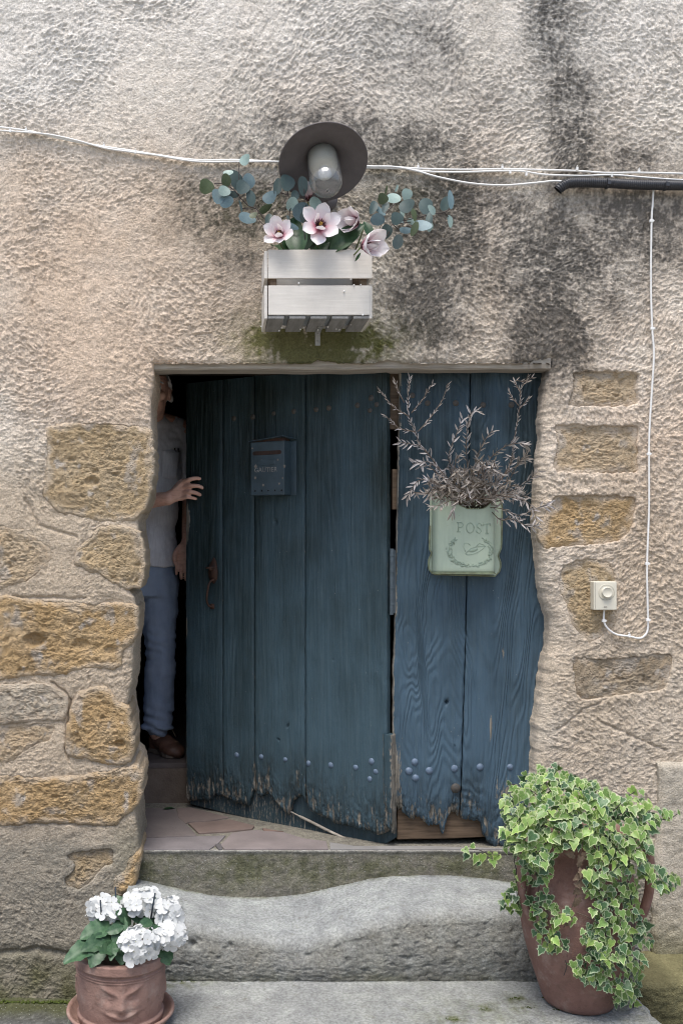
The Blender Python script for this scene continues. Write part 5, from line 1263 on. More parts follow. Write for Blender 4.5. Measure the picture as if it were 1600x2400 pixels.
# ---------------------------------------------------------------- terracotta pot with a face, its saucer, white hydrangea
def terracotta(name, c1=(.33, .165, .115), c2=(.24, .115, .085)):
    t = NT(name); n = t.noise(7, 5, .6); n2 = t.noise(45, 5, .6); n3 = t.noise(180, 3)
    c = t.mix(t.ramp(n, [(.3, 0.), (.7, 1.)]), c1, c2); c = t.mix(t.ramp(n2, [(.55, 0.), (.72, .55)]), c, (.12, .07, .055))
    c = t.mix(t.ramp(t.noise(13, 6, .65), [(.52, 0.), (.72, .6)]), c, (.38, .31, .27)); c = t.mix(t.ramp(t.noise(5, 5, .7), [(.56, 0.), (.70, .45)]), c, (.11, .075, .06))
    return t.finish(c, .85, t.bump(t.math('ADD', n2, t.math('MULTIPLY', n3, .5)), .002), .2)
M_TERRA = terracotta('terracotta', (.33, .215, .175), (.22, .135, .11))
PC = Vector((-.742, -.515, 0)); ZS = Z_SLAB
sau = root('plant_saucer', 'round terracotta saucer under the face pot on the bottom slab', 'saucer', (PC.x, PC.y, ZS))
b = MB(); Mt = Matrix.Translation((PC.x, PC.y, ZS + .002))
b.lathe([(.0003, 0), (.128, 0), (.150, .012), (.163, .030), (.1665, .034), (.165, .040), (.158, .040), (.153, .034), (.143, .018), (.125, .010), (.0003, .010)], 72, Mt); b.build('dish', M_TERRA, sau, True)
pot = root('flower_pot', 'terracotta pot moulded with a grimacing face, holding the white hydrangea', 'flower pot', (PC.x, PC.y, ZS + .012))
nz_, na = 90, 200; zz = np.linspace(0, 1, nz_); aa = np.linspace(0, 2 * np.pi, na + 1); A_, Z_ = np.meshgrid(aa, zz)
HP = .205; rp = .122 + .012 * Z_ + .006 * np.sin(Z_ * np.pi)
rp = rp + .008 * smooth(.0, .03, Z_) * smooth(.13, .10, Z_) + .010 * smooth(.84, .88, Z_) + .004 * np.exp(-((Z_ - .80) / .012) ** 2) + .003 * np.exp(-((Z_ - .76) / .01) ** 2)
def face(A0):
    da = (A_ - A0 + np.pi) % (2 * np.pi) - np.pi; u = da * .135 / .10; v = Z_ * 2 - 1.0
    g = lambda cu, cv, su, sv, k, rot=0: k * np.exp(-((((u - cu) * math.cos(rot) + (v - cv) * math.sin(rot)) / su) ** 2 + ((-(u - cu) * math.sin(rot) + (v - cv) * math.cos(rot)) / sv) ** 2))
    h = g(0, -.10, .13, .30, .022) + g(0, -.22, .20, .12, .010)
    for s in (-1, 1):
        h = h + g(s * .36, .30, .26, .07, .014, s * .5) + g(s * .34, .08, .15, .10, -.008) + g(s * .33, .09, .09, .06, .009) + g(s * .42, -.18, .16, .16, .010) + g(s * .28, -.42, .26, .07, .012, s * .35) + g(s * .75, .15, .14, .45, .008, s * .25)
    return h + g(0, -.62, .24, .05, -.008) + g(0, -.75, .30, .08, .008) + g(0, .42, .10, .14, .008)
fh = face(-np.pi / 2 + .12)
for a0 in (0.05, np.pi - .05):
    fh = fh + .6 * face(a0)
rp = rp + .52 * fh * smooth(.10, .16, Z_) * smooth(.84, .76, Z_)
V = np.stack([PC.x + rp * np.cos(A_), PC.y + rp * np.sin(A_), ZS + .013 + HP * Z_], -1)
extra = []
for r_, z_ in ((.120, 1.0), (.116, .97), (.112, .80), (.0005, .80)): extra.append(np.stack([PC.x + r_ * np.cos(aa), PC.y + r_ * np.sin(aa), np.full(na + 1, ZS + .013 + HP * z_)], -1))
link('body', grid_mesh('body', np.concatenate([V, np.stack(extra)]), M_TERRA), pot)
b = MB(); b.lathe([(.0003, .012), (.06, .016), (.113, .0)], 30, Matrix.Translation((PC.x, PC.y, ZS + .013 + HP * .83))); b.build('soil', simple('potting_soil', (.03, .022, .016), (.05, .038, .026), 90, .95, .1, .006, 90), pot, True)

hyd = root('hydrangea', 'white flowering hydrangea with dark green leaves in the terracotta face pot', 'plant', (PC.x, PC.y, ZS + .19))
c6 = lambda a, b: (a * .44643, 1950 + b * .44643)
M_FLO = leaf_mat('white_floret', (.66, .67, .66), (.58, .60, .59), .6, .25, .06); M_FLC = simple('floret_eye', (.45, .46, .28), (.35, .36, .2), 30, .6)
def floret(seed):
    r = random.Random(seed); v = []; f = []; mi = []
    for k in range(4):
        a = k * math.pi / 2 + r.uniform(-.1, .1); L = r.uniform(.85, 1.1); n = len(v); up = r.uniform(.0, .25)
        prof = [(0, .05), (.30, .35), (.62, .52), (.88, .42), (1.0, .10)]
        for y, w in prof:
            for s in (-1, 0, 1):
                x_ = w * s * L; y_ = y * L; zz_ = up * y * y + .12 * abs(s) * w - .03 + .05 * math.sin(6 * y + seed + s); v.append((x_ * math.cos(a) - y_ * math.sin(a), x_ * math.sin(a) + y_ * math.cos(a), zz_))
        for j in range(4):
            for i in range(2): f.append((n + j * 3 + i, n + j * 3 + i + 1, n + j * 3 + 4 + i, n + j * 3 + 3 + i)); mi.append(0)
    n = len(v)
    for k in range(6): v.append((.07 * math.cos(k), .07 * math.sin(k), .06))
    f.append(tuple(range(n, n + 6))); mi.append(1)
    return new_mesh('floret', v, f, [M_FLO, M_FLC], mi)
FLO = [floret(k) for k in range(5)]
rh = random.Random(17)
# heads: zoom centre, radius, depth
HEADS = [(540, 405, 78, 60, -.50), (745, 372, 102, 78, -.47), (890, 430, 72, 80, -.50), (735, 590, 100, 92, -.62), (890, 545, 78, 62, -.575), (600, 430, 40, 40, -.52), (820, 420, 50, 50, -.46)]
for hx, hy, rx, ry, y in HEADS:
    c = P(*c6(hx, hy), y); k = .44643 * (D + y) / F; RX, RZ = 1.08 * rx * k, 1.05 * ry * k; RY = .5 * (RX + RZ)
    b = MB(); b.tube(spline([Vector((PC.x + (c.x - PC.x) * .3, PC.y + (c.y - PC.y) * .3, ZS + .18)), c.lerp(Vector((PC.x, PC.y, ZS + .2)), .3), c], 4), .003, 6)
    for q in range(14):
        d_ = Vector((rh.gauss(0, 1), rh.gauss(0, 1), rh.gauss(0, 1))).normalized(); b.tube([c, c + Vector((d_.x * RX, d_.y * RY, d_.z * RZ)) * .72], .0009, 4)
    head = b.build('flower_head', M_GSTEM, hyd, True)
    N = int(17 * (RX * RZ) / (.042 * .036)) + 6
    for q in range(N):
        z = 1 - 2 * (q + .5) / (N * 1.25); a = q * 2.39996; r_ = math.sqrt(max(0, 1 - z * z)); d_ = Vector((r_ * math.cos(a), r_ * math.sin(a), z)) + Vector((rh.uniform(-.15, .15), rh.uniform(-.15, .15), rh.uniform(-.15, .15))); d_.normalize()
        if d_.y > .55: continue
        p = c + Vector((d_.x * RX, d_.y * RY, d_.z * RZ)) * rh.uniform(.66, 1.0); nrm = (d_ + Vector((rh.uniform(-.5, .5), -.3 + rh.uniform(-.4, .4), .2 + rh.uniform(-.4, .4)))).normalized()
        M = Matrix.Translation(p) @ Vector((0, 0, 1)).rotation_difference(nrm).to_matrix().to_4x4() @ Matrix.Rotation(rh.uniform(0, 6.28), 4, 'Z') @ Matrix.Scale(rh.uniform(.0165, .0250), 4)
        link('floret', FLO[rh.randrange(5)], head, M)
M_HLEAF = leaf_mat('hydrangea_leaf', (.030, .075, .035), (.055, .115, .055), .45, .12, .25)
def serr_leaf():
    nu, nv = 7, 13; v = []; f = []
    for j in range(nv):
        y = j / (nv - 1); w = .34 * math.sin(math.pi * (y * .95 + .03)) ** .75 * (1.06 if j % 2 else .95)
        for i in range(nu):
            s = i / (nu - 1) * 2 - 1; v.append((w * s, y, .22 * abs(s) * w - .28 * y * y + .012 * math.sin(j * 1.9) * abs(s) * 2))
    for j in range(nv - 1):
        for i in range(nu - 1): f.append((j * nu + i, j * nu + i + 1, (j + 1) * nu + i + 1, (j + 1) * nu + i))
    return new_mesh('leaf', v, f, M_HLEAF)
SER = serr_leaf()
def leaf_between(me, p0, p1, nrm, parent, wsc=1.0, name='leaf'):
    d_ = p1 - p0; L = d_.length; yv = d_ / L; xv = yv.cross(nrm).normalized(); zv = xv.cross(yv)
    M = Matrix(((xv.x * L * wsc, yv.x * L, zv.x * L, p0.x), (xv.y * L * wsc, yv.y * L, zv.y * L, p0.y), (xv.z * L * wsc, yv.z * L, zv.z * L, p0.z), (0, 0, 0, 1)))
    return link(name, me, parent, M)
for (x0, y0, x1, y1, yd0, yd1, w) in [(590,490,440,525,-.53,-.60,.9),(560,570,355,635,-.56,-.66,.7),(590,560,455,590,-.56,-.64,.8),(540,590,480,690,-.6,-.66,1.1),(600,580,585,650,-.6,-.66,.8),(640,590,640,680,-.58,-.63,1.2),(640,440,615,590,-.52,-.6,.8),(690,470,640,420,-.5,-.55,1.1),(760,480,690,400,-.5,-.5,1),(800,470,740,480,-.54,-.58,.9),(860,600,880,690,-.56,-.60,1.3),(780,520,840,500,-.53,-.56,.8),(640,390,600,330,-.45,-.44,1.2),(700,380,640,330,-.42,-.4,1.2),(560,450,500,470,-.5,-.53,.9),(880,560,820,610,-.56,-.58,.9),(650,500,560,520,-.55,-.58,.8),(680,540,600,520,-.55,-.56,.8),(830,370,760,330,-.42,-.4,1.),(780,470,860,470,-.5,-.5,.8),(620,620,560,600,-.58,-.66,.8)]:
    leaf_between(SER, P(*c6(x0, y0), yd0), P(*c6(x1, y1), yd1), Vector((rh.uniform(-.3, .3), -.75, .7)), hyd, w)
for x0, y0, x1, y1, yd in ((528, 358, 536, 410, -.54), (607, 290, 612, 360, -.50), (815, 320, 792, 398, -.52)):
    MB().tube([P(*c6(x1, y1 + 60), yd), P(*c6(x0, y0), yd)], .0026, 6).build('plant_stake', simple('dark_blue_stake', (.02, .03, .045), (.015, .02, .03), 10, .5), hyd, True)

# ---------------------------------------------------------------- terracotta urn with variegated ivy
UC = Vector((.712, -.395, 0)); UZ = Z_SLAB + .001
M_URN = terracotta('urn_terracotta', (.26, .155, .125), (.185, .105, .085))
urn = root('urn', 'tall brown terracotta urn with side handles standing at the right end of the bottom slab', 'urn', (UC.x, UC.y, UZ))
b = MB(); UM = Matrix.Translation((UC.x, UC.y, UZ))
b.lathe([(.0005, 0), (.098, 0), (.108, .006), (.114, .02), (.130, .07), (.150, .13), (.166, .19), (.176, .24), (.184, .30), (.183, .35), (.172, .40), (.158, .435), (.148, .465), (.146, .49), (.152, .51), (.166, .525), (.174, .537), (.174, .550), (.166, .556), (.152, .552), (.140, .53), (.134, .49), (.14, .46), (.0005, .455)], 80, UM); b.build('body', M_URN, urn, True)
for s in (-1, 1):
    b = MB(); q = Vector((s * .94, -.34 if s > 0 else -.30, 0)).normalized()
    pt = lambda r_, z_: Vector((UC.x, UC.y, UZ)) + q * r_ + Vector((0, 0, z_))
    b.tube(spline([pt(.150, .535), pt(.185, .530), pt(.208, .495), pt(.212, .44), pt(.208, .37), pt(.192, .31), pt(.172, .27)], 6), .021, 12, flat=.6); b.build('handle', M_URN, urn, True)
b = MB(); b.lathe([(.0003, .012), (.141, .0)], 30, Matrix.Translation((UC.x, UC.y, UZ + .50))); b.build('soil', bpy.data.materials['potting_soil'], urn, True)

ivy = root('ivy_plant', 'variegated green and cream ivy spilling over the tall terracotta urn', 'plant', (UC.x, UC.y, UZ + .50))
def ivy_mats():
    out = []
    for nm, g1, g2, e in (('ivy_green', (.11, .20, .048), (.175, .285, .075), (.42, .50, .25)), ('ivy_deep_green', (.045, .105, .04), (.078, .155, .058), (.33, .41, .25)), ('ivy_fresh', (.17, .29, .06), (.24, .37, .09), (.40, .50, .18))):
        out.append([leaf_mat(nm, g1, g2, .42, .15, .22), leaf_mat(nm + '_cream_edge', e, tuple(k * .8 for k in e), .5, .15, .2)])
    out.append([leaf_mat('ivy_dry', (.20, .15, .10), (.13, .09, .06), .8, .1, .2)] * 2)
    return out
IVM = ivy_mats()
def ivy_leaf(seed, mats):
    r = random.Random(seed); oc = [(0, -.02), (.20, -.16), (.40, -.08), (.50, .10), (.40, .26), (.44, .46), (.24, .55), (.12, .80), (0, 1.0)]
    oc = [(x * r.uniform(.85, 1.12), y + r.uniform(-.03, .03)) for x, y in oc[:-1]] + [(0, 1.0)]
    oc[0] = (0, .0)
    ring = oc + [(-x * r.uniform(.9, 1.1), y + r.uniform(-.02, .02)) for x, y in oc[-2:0:-1]]
    def z(x, y): return .22 * abs(x) - .20 * y * y + .10 * y + .05 * math.sin(9 * x + seed) * abs(x) * 2
    n = len(ring); v = [(x, y, z(x, y)) for x, y in ring]; k = r.uniform(.69, .86); v += [(x * k, .32 + (y - .32) * k, z(x * k, .32 + (y - .32) * k)) for x, y in ring]; v.append((0, .30, z(0, .3) - .01)); f = []; mi = []
    for q in range(n):
        q2 = (q + 1) % n; f.append((q, q2, n + q2, n + q)); mi.append(1); f.append((n + q, n + q2, 2 * n)); mi.append(0)
    return new_mesh('leaf', v, f, mats, mi)
IVL = [[ivy_leaf(k * 7 + m, IVM[m]) for k in range(4)] for m in range(4)]
ri = random.Random(29)
c7 = lambda a, b: (1050 + a * .3508, 1760 + b * .3508)
def pip(x, y, poly):
    ins = False; n = len(poly)
    for i in range(n):
        x1, y1 = poly[i]; x2, y2 = poly[(i + 1) % n]
        if (y1 > y) != (y2 > y) and x < (x2 - x1) * (y - y1) / (y2 - y1) + x1: ins = not ins
    return ins
def ivy_y(px, py, mound, back=0.0):
    y = -.55
    for _ in range(3):
        x, z = XY(px, y), ZY(py, y); dx = x - UC.x; zr = z - UZ
        if mound:
            t = min(1, (dx / .34) ** 2 + ((zr - .55) / .26) ** 2 if zr > .55 else (dx / .34) ** 2); y = UC.y - .245 * math.sqrt(max(.02, 1 - t)) + .02
        else:
            ru = float(np.interp(zr, [0, .1, .2, .3, .4, .5], [.115, .145, .17, .188, .185, .2])) + .022
            y = UC.y - (math.sqrt(ru * ru - dx * dx) if abs(dx) < ru * .97 else ru * .24)
    return y + back
REG = [([(340,330),(430,230),(560,170),(640,100),(740,110),(860,180),(990,195),(1100,290),(1200,290),(1290,320),(1400,390),(1500,410),(1400,480),(1300,560),(1370,660),(1200,760),(1050,720),(900,640),(800,620),(740,690),(600,760),(480,700),(400,640),(345,550),(380,450)], 420, True, 22),
       ([(440,690),(690,690),(700,850),(520,900),(490,1080),(360,1050),(350,950),(460,850)], 58, False, 29), ([(530,1000),(640,900),(740,1020),(870,1080),(820,1140),(700,1150),(760,1250),(820,1310),(640,1330),(590,1280),(560,1100)], 48, False, 29),
       ([(930,660),(1200,760),(1280,800),(1240,960),(1300,1100),(1330,1220),(1370,1300),(1250,1290),(1130,1200),(1030,1200),(900,1290),(880,1200),(980,1120),(930,1000),(905,900)], 125, False, 27), ([(1200,650),(1380,760),(1530,850),(1500,915),(1400,930),(1290,830)], 46, True, 28),
       ([(830,1400),(990,1340),(1100,1400),(1050,1540),(900,1545),(840,1480)], 38, False, 29), ([(900,1230),(1040,1180),(1120,1300),(1110,1400),(940,1380)], 26, False, 30), ([(1140,1260),(1300,1380),(1290,1500),(1250,1640),(1250,1730),(1110,1690),(1090,1600),(1010,1580),(1060,1490),(1140,1450)], 52, False, 29)]
spots = []
for poly, n, mound, mind in REG:
    xs_ = [p[0] for p in poly]; ys_ = [p[1] for p in poly]; got = []; tries = 0
    while len(got) < n and tries < n * 60:
        tries += 1; x, y = ri.uniform(min(xs_), max(xs_)), ri.uniform(min(ys_), max(ys_))
        if pip(x, y, poly) and all((x - a) ** 2 + (y - c) ** 2 > mind ** 2 for a, c in got): got.append((x, y))
    spots += [(x, y, mound) for x, y in got]
spots += [(a, b_, 'arm') for a, b_ in ((105,650),(175,632),(135,688),(187,698),(228,690),(212,738),(282,680),(292,728),(332,692),(380,650),(620,100),(700,85),(745,105),(505,140),(540,165),(560,150),(410,205),(480,215),(1215,245),(1280,262),(1470,400),(1530,405),(1330,335),(1380,425),(880,190),(965,215))]
leaves = []
for a, b_, md in spots:
    px, py = c7(a, b_)
    y = ivy_y(px, py, md is True or md == 'arm') + ri.uniform(-.03, .012) if md != 'arm' or a > 420 else -.45
    p = P(px, py, y); s = ri.choice((ri.uniform(.017, .026), ri.uniform(.022, .034))) * (1.12 if md is True and b_ < 650 else 1)
    out = Vector((p.x - UC.x, (p.y - UC.y), 0)); out = out.normalized() if out.length > .02 else Vector((0, -1, 0))
    nrm = (out * .45 + Vector((0, -.65, .55 if md is True else .30)) + Vector((ri.uniform(-.8, .8), ri.uniform(-.4, .5), ri.uniform(-.5, .7)))).normalized()
    tip = (Vector((0, 0, -1)) * ri.uniform(.2, 1.2) + out * ri.uniform(-.1, .5) + Vector((ri.uniform(-.8, .8), ri.uniform(-.3, .2), 0)))
    tip = (tip - nrm * tip.dot(nrm)).normalized(); xv = tip.cross(nrm)
    m = ri.choices((0, 1, 2), (.52, .22, .26) if b_ < 700 else (.5, .34, .16))[0]
    M = Matrix(((xv.x * s, tip.x * s, nrm.x * s, p.x), (xv.y * s, tip.y * s, nrm.y * s, p.y), (xv.z * s, tip.z * s, nrm.z * s, p.z), (0, 0, 0, 1)))
    leaves.append((s, -y, m, M, p))
for a, b_ in ((800,625),(840,640),(835,690),(885,705),(870,745),(892,790),(870,835),(880,880),(855,880),(870,930),(860,985),(850,1010),(800,1115),(785,1150),(905,680)):
    px, py = c7(a, b_); y = ivy_y(px, py, False) - .012; p = P(px, py, y); s = ri.uniform(.018, .028); q = Matrix.Rotation(ri.uniform(-1, 1), 4, 'Y') @ Matrix.Rotation(R(90) + ri.uniform(-.5, .5), 4, 'X') @ Matrix.Rotation(math.pi + ri.uniform(-.6, .6), 4, 'Z')
    leaves.append((s + 1, -y, 3, Matrix.Translation(p) @ q @ Matrix.Scale(s, 4), p))
leaves.sort(key=lambda t: -(min(t[0], .1 if t[0] > 1 else t[0]) + t[1] * .02))
rest = MB()
for k, (s, _, m, M, p) in enumerate(leaves):
    me = IVL[m][ri.randrange(4)]
    if k < 300: link('leaf' if m != 3 else 'dry_leaf', me, ivy, M)
    else: rest.add([M @ v.co for v in me.vertices], [tuple(f.vertices) for f in me.polygons], 0); rest.i[-len(me.polygons):] = [m * 2 + f.material_index for f in me.polygons]
for k in range(380):                                       # leaves deeper inside the mass
    reg = REG[ri.choices(range(len(REG)), (10, 1.2, 1, 3.2, 1.5, .8, .6, 1.2))[0]]; xs_ = [p[0] for p in reg[0]]; ys_ = [p[1] for p in reg[0]]
    x, y_ = ri.uniform(min(xs_), max(xs_)), ri.uniform(min(ys_), max(ys_))
    if not pip(x, y_, reg[0]): continue
    px, py = c7(x, y_); y = ivy_y(px, py, reg[2]) + (ri.uniform(.02, .20) if reg[2] else ri.uniform(.0, .012)); p = P(px, py, y); s = ri.uniform(.020, .034); m = ri.choices((0, 1), (.4, .6))[0]; me = IVL[m][ri.randrange(4)]
    M = Matrix.Translation(p) @ Matrix.Rotation(ri.uniform(-2.5, 2.5), 4, 'Y') @ Matrix.Rotation(R(90) + ri.uniform(-.8, .6), 4, 'X') @ Matrix.Rotation(ri.uniform(2, 4.2), 4, 'Z') @ Matrix.Scale(s, 4)
    rest.add([M @ v.co for v in me.vertices], [tuple(f.vertices) for f in me.polygons], 0); rest.i[-len(me.polygons):] = [m * 2 + f.material_index for f in me.polygons]
rest.build('foliage', [IVM[0][0], IVM[0][1], IVM[1][0], IVM[1][1], IVM[2][0], IVM[2][1], IVM[3][0], IVM[3][0]], ivy, True, kind='stuff', fix=False)
# runners
mouth = Vector((UC.x, UC.y - .05, UZ + .545))
STR = [[(430,690),(330,695),(270,690),(200,660),(110,655)], [(600,300),(500,240),(410,220)], [(700,300),(650,180),(700,90)], [(560,500),(480,700),(450,850),(470,1060)], [(640,620),(620,800),(600,1000),(640,1200),(700,1330)], [(900,600),(870,760),(875,900),(840,1000),(800,1110),(770,1180)], [(860,1080),(920,1105),(980,1140),(1060,1180)], [(1000,640),(1000,900),(1060,1150),(1000,1350),(950,1500)], [(1180,640),(1200,900),(1240,1150),(1200,1400),(1220,1600),(1240,1730)], [(1150,560),(1300,740),(1450,880),(1520,860)], [(1150,420),(1300,400),(1440,460),(1530,420)], [(1100,400),(1180,320),(1260,260)], [(780,1400),(790,1440),(770,1500)], [(445,700),(440,740),(455,800)]]
for st in STR:
    pts = [P(*c7(a, b_), (ivy_y(*c7(a, b_), b_ < 680) if a > 420 else -.45) - .004) for a, b_ in st]
    if st[0][1] < 700 and st[0][0] > 440: pts = [mouth] + pts
    MB().tube(spline(pts, 5), .0014, 5).build('stem', M_TWIG if st[0][0] in (900, 860) else M_STEM, ivy, True)

# fallen leaf on the threshold
fl = MB(); p0, p1 = on_floor(381, 1897, .001), on_floor(411, 1895, .001); v_ = (p1 - p0).normalized(); w_ = Vector((-v_.y, v_.x, 0)) * .016
fl.add([p0, p0.lerp(p1, .3) - w_ * .9 + Vector((0, 0, .004)), p0.lerp(p1, .7) - w_ * .7 + Vector((0, 0, .007)), p1, p0.lerp(p1, .7) + w_ * .7 + Vector((0, 0, .006)), p0.lerp(p1, .3) + w_ * .9 + Vector((0, 0, .003)), p0.lerp(p1, .5) + Vector((0, 0, .001))], [(0, 1, 6), (1, 2, 6), (2, 3, 6), (3, 4, 6), (4, 5, 6), (5, 0, 6)])
tag(fl.build('fallen_leaf', M_GLEAF), 'single small green leaf lying on the threshold paving beside the door', 'leaf')

# moss packed in the joints of the steps
rm = random.Random(41); b = MB()
def clump(p, n, spread, big):
    for _ in range(n):
        q = p + Vector((rm.gauss(0, spread), rm.gauss(0, spread * .35), rm.uniform(0, big * .6))); b.ball(q, (rm.uniform(.4, 1) * big, rm.uniform(.4, 1) * big, rm.uniform(.3, .8) * big), 6, 4)
for px_, py_, n, sp in ((400, 2290, 16, .016), (440, 2294, 18, .02), (480, 2292, 10, .014), (530, 2288, 8, .012), (640, 2289, 5, .01), (720, 2288, 9, .016), (830, 2287, 5, .01), (960, 2288, 8, .02), (1090, 2288, 10, .02), (1180, 2288, 8, .012)):
    clump(on_floor(px_, py_ + 3, Z_SLAB), n, sp, .0042)
for px_, py_, n, sp in ((1060, 2390, 14, .012), (1130, 2366, 10, .010), (1208, 2340, 12, .010), (1235, 2362, 9, .009), (1312, 2366, 10, .010), (1275, 2338, 6, .007)): clump(on_floor(px_, py_, Z_SLAB), n, sp, .0028)
for k in range(26): clump(Vector((-1.28 + k * .02 + rm.uniform(-.01, .01), -.035, -.517)), 7, .010, .0075)
M_MOSS = simple('moss', (.075, .095, .022), (.045, .06, .018), 90, .95, .1, .003, 300)
tag(b.build('moss', M_MOSS, None, True, fix=False), kind='stuff')
# ---------------------------------------------------------------- the man peering out of the doorway
def remeshed(mbb, vox, name, mats, smooth_it=4, post=None, tmp=True):
    me = mbb.mesh(name, mats, True, True); ob = bpy.data.objects.new('tmp', me); COL.objects.link(ob)
    m = ob.modifiers.new('r', 'REMESH'); m.mode = 'VOXEL'; m.voxel_size = vox; m.use_smooth_shade = True
    s = ob.modifiers.new('s', 'SMOOTH'); s.factor = .5; s.iterations = smooth_it
    bpy.context.view_layer.update()
    out = bpy.data.meshes.new_from_object(ob.evaluated_get(bpy.context.evaluated_depsgraph_get())); out.name = name
    bpy.data.objects.remove(ob)
    if post is not None:
        v = np.empty(len(out.vertices) * 3, np.float32); out.vertices.foreach_get('co', v); v = v.reshape(-1, 3).astype(float)
        nn = np.empty(len(out.vertices) * 3, np.float32); out.vertices.foreach_get('normal', nn); v = post(v, nn.reshape(-1, 3).astype(float))
        out.vertices.foreach_set('co', np.ascontiguousarray(v, np.float32).ravel()); out.update()
    out.polygons.foreach_set('use_smooth', np.ones(len(out.polygons), bool))
    return out
def limb(b, pts, rs, n=14):
    pts = [Vector(p) for p in pts]; sp = spline(pts, 4); rr = []
    for k in range(len(sp)):
        f = k / 4; i = min(int(f), len(rs) - 2); rr.append(rs[i] + (rs[i + 1] - rs[i]) * (f - i))
    b.tube(sp, rr, n); b.ball(sp[0], rs[0], n, 8); b.ball(sp[-1], rs[-1], n, 8)
def skin_mat():
    t = NT('tanned_skin'); n = t.noise(14, 5, .6); n2 = t.noise(1, 4, .6, t.scaled((40, 40, 150)))
    c = t.mix(t.ramp(n, [(.35, 0.), (.7, 1.)]), (.66, .41, .31), (.56, .30, .225)); c = t.mix(t.math('MULTIPLY', t.ramp(n2, [(.5, 0.), (.7, 1.)]), .35), c, (.24, .10, .07))
    m = t.finish(c, .5, t.bump(n2, .0012), .4); return m
M_SKIN = skin_mat()
def cloth(name, c1, c2, sc, fine, rough=.9):
    t = NT(name); n = t.noise(sc, 5, .6); w = t.noise(fine, 2); st = t.noise(1, 3, .6, t.scaled((180, 180, 14)))
    c = t.mix(t.ramp(n, [(.35, 0.), (.68, 1.)]), c1, c2); c = t.mix(t.math('MULTIPLY', t.ramp(st, [(.45, 0.), (.65, 1.)]), .3), c, tuple(k * 1.35 for k in c1))
    return t.finish(c, rough, t.bump(t.math('ADD', n, t.math('MULTIPLY', w, .2)), .006), .1)
M_SHIRT = cloth('grey_cotton', (.60, .59, .615), (.50, .49, .515), 9, 700); M_JEANS = cloth('faded_denim', (.215, .265, .355), (.30, .355, .45), 6, 900)
FZ = .166
man = root('person', 'man in grey pocket T-shirt, blue jeans and brown shoes peering round the open door', 'person', (-.80, .90, FZ))
hc = Vector((-.737, .80, 1.787))
b = MB()
# head
b.ball(hc + Vector((0, .012, .012)), (.074, .094, .108), 20, 14); b.ball(hc + Vector((0, -.022, -.058)), (.056, .066, .066), 18, 12); b.ball(hc + Vector((0, -.052, -.108)), (.032, .030, .024), 14, 10)
b.ball(hc + Vector((0, -.086, .034)), (.052, .018, .014), 14, 8)                      # brow
limb(b, [hc + Vector((0, -.088, .018)), hc + Vector((0, -.103, -.012)), hc + Vector((0, -.112, -.034))], [.010, .012, .015], 10)
for s in (-1, 1):
    b.ball(hc + Vector((s * .013, -.098, -.038)), (.011, .012, .009), 10, 6)
    b.ball(hc + Vector((s * .042, -.072, -.030)), (.026, .022, .022), 12, 8)
    b.ball(hc + Vector((s * .077, .012, -.010)), (.010, .020, .034), 12, 8)
    b.ball(hc + Vector((s * .083, .020, .008)), (.007, .015, .014), 10, 6)
b.ball(hc + Vector((0, -.088, -.070)), (.027, .012, .007), 12, 6); b.ball(hc + Vector((0, -.086, -.081)), (.024, .012, .007), 12, 6)
limb(b, [hc + Vector((0, .02, -.05)), (-.745, .875, 1.70), (-.77, .93, 1.62)], [.060, .058, .066], 16)
# trunk and arms
limb(b, [(-.80, .93, 1.56), (-.80, .93, 1.40), (-.80, .925, 1.2), (-.80, .93, 1.0)], [.115, .12, .11, .125], 18)
limb(b, [(-.98, .94, 1.635), (-.80, .945, 1.66), (-.625, .94, 1.635)], [.052, .07, .052], 16)
wr = P(395, 1168, .615); el = Vector((-.945, .745, 1.275))
limb(b, [(-.985, .93, 1.62), (-.99, .86, 1.44), el], [.056, .048, .043]); limb(b, [el, el.lerp(wr, .4), el.lerp(wr, .8), wr], [.043, .044, .032, .0285])
el2 = Vector((-.566, .985, 1.34)); wr2 = Vector((-.582, .870, 1.135))
limb(b, [(-.625, .94, 1.62), (-.598, .985, 1.48), el2], [.055, .047, .042]); limb(b, [el2, el2.lerp(wr2, .4), wr2], [.042, .040, .027])
# right hand over the edge of the door: knuckle, middle joint, end joint, tip, seen from the front
def dp(px, py, h): return PLL.px(px, py, h)
FING = [((430, 1131), (445, 1124), (459, 1121), (468, 1122)), ((431, 1143), (448, 1139), (464, 1139), (474, 1143)), ((430, 1155), (447, 1153), (461, 1156), (469, 1160)), ((427, 1166), (440, 1165), (451, 1167), (459, 1169))]
for q, (k0, k1, k2, k3) in enumerate(FING):
    k = dp(*k0, .060); r = .0098 - (.0012 if q == 3 else 0)
    limb(b, [wr.lerp(k, .45), k, dp(*k1, .066), dp(*k2, .053), dp(*k3, .0435)], [.0135, .0118, r, r * .93, r * .82], 12)
    b.ball(k, .0118, 10, 6); b.ball(dp(*k1, .066), r * 1.06, 10, 6)
kc_ = [dp(*f[0], .058) for f in FING]
for q in range(4): limb(b, [wr + Vector((0, 0, .012 - .008 * q)), wr.lerp(kc_[q], .55), kc_[q]], [.019, .0165, .0135], 12)
limb(b, [wr + Vector((.0, .01, .0)), wr.lerp(kc_[0], .5) + Vector((0, .022, .012)), kc_[0] + Vector((-.012, .055, .006)), kc_[0] + Vector((.004, .075, .012))], [.017, .014, .011, .0095], 12)
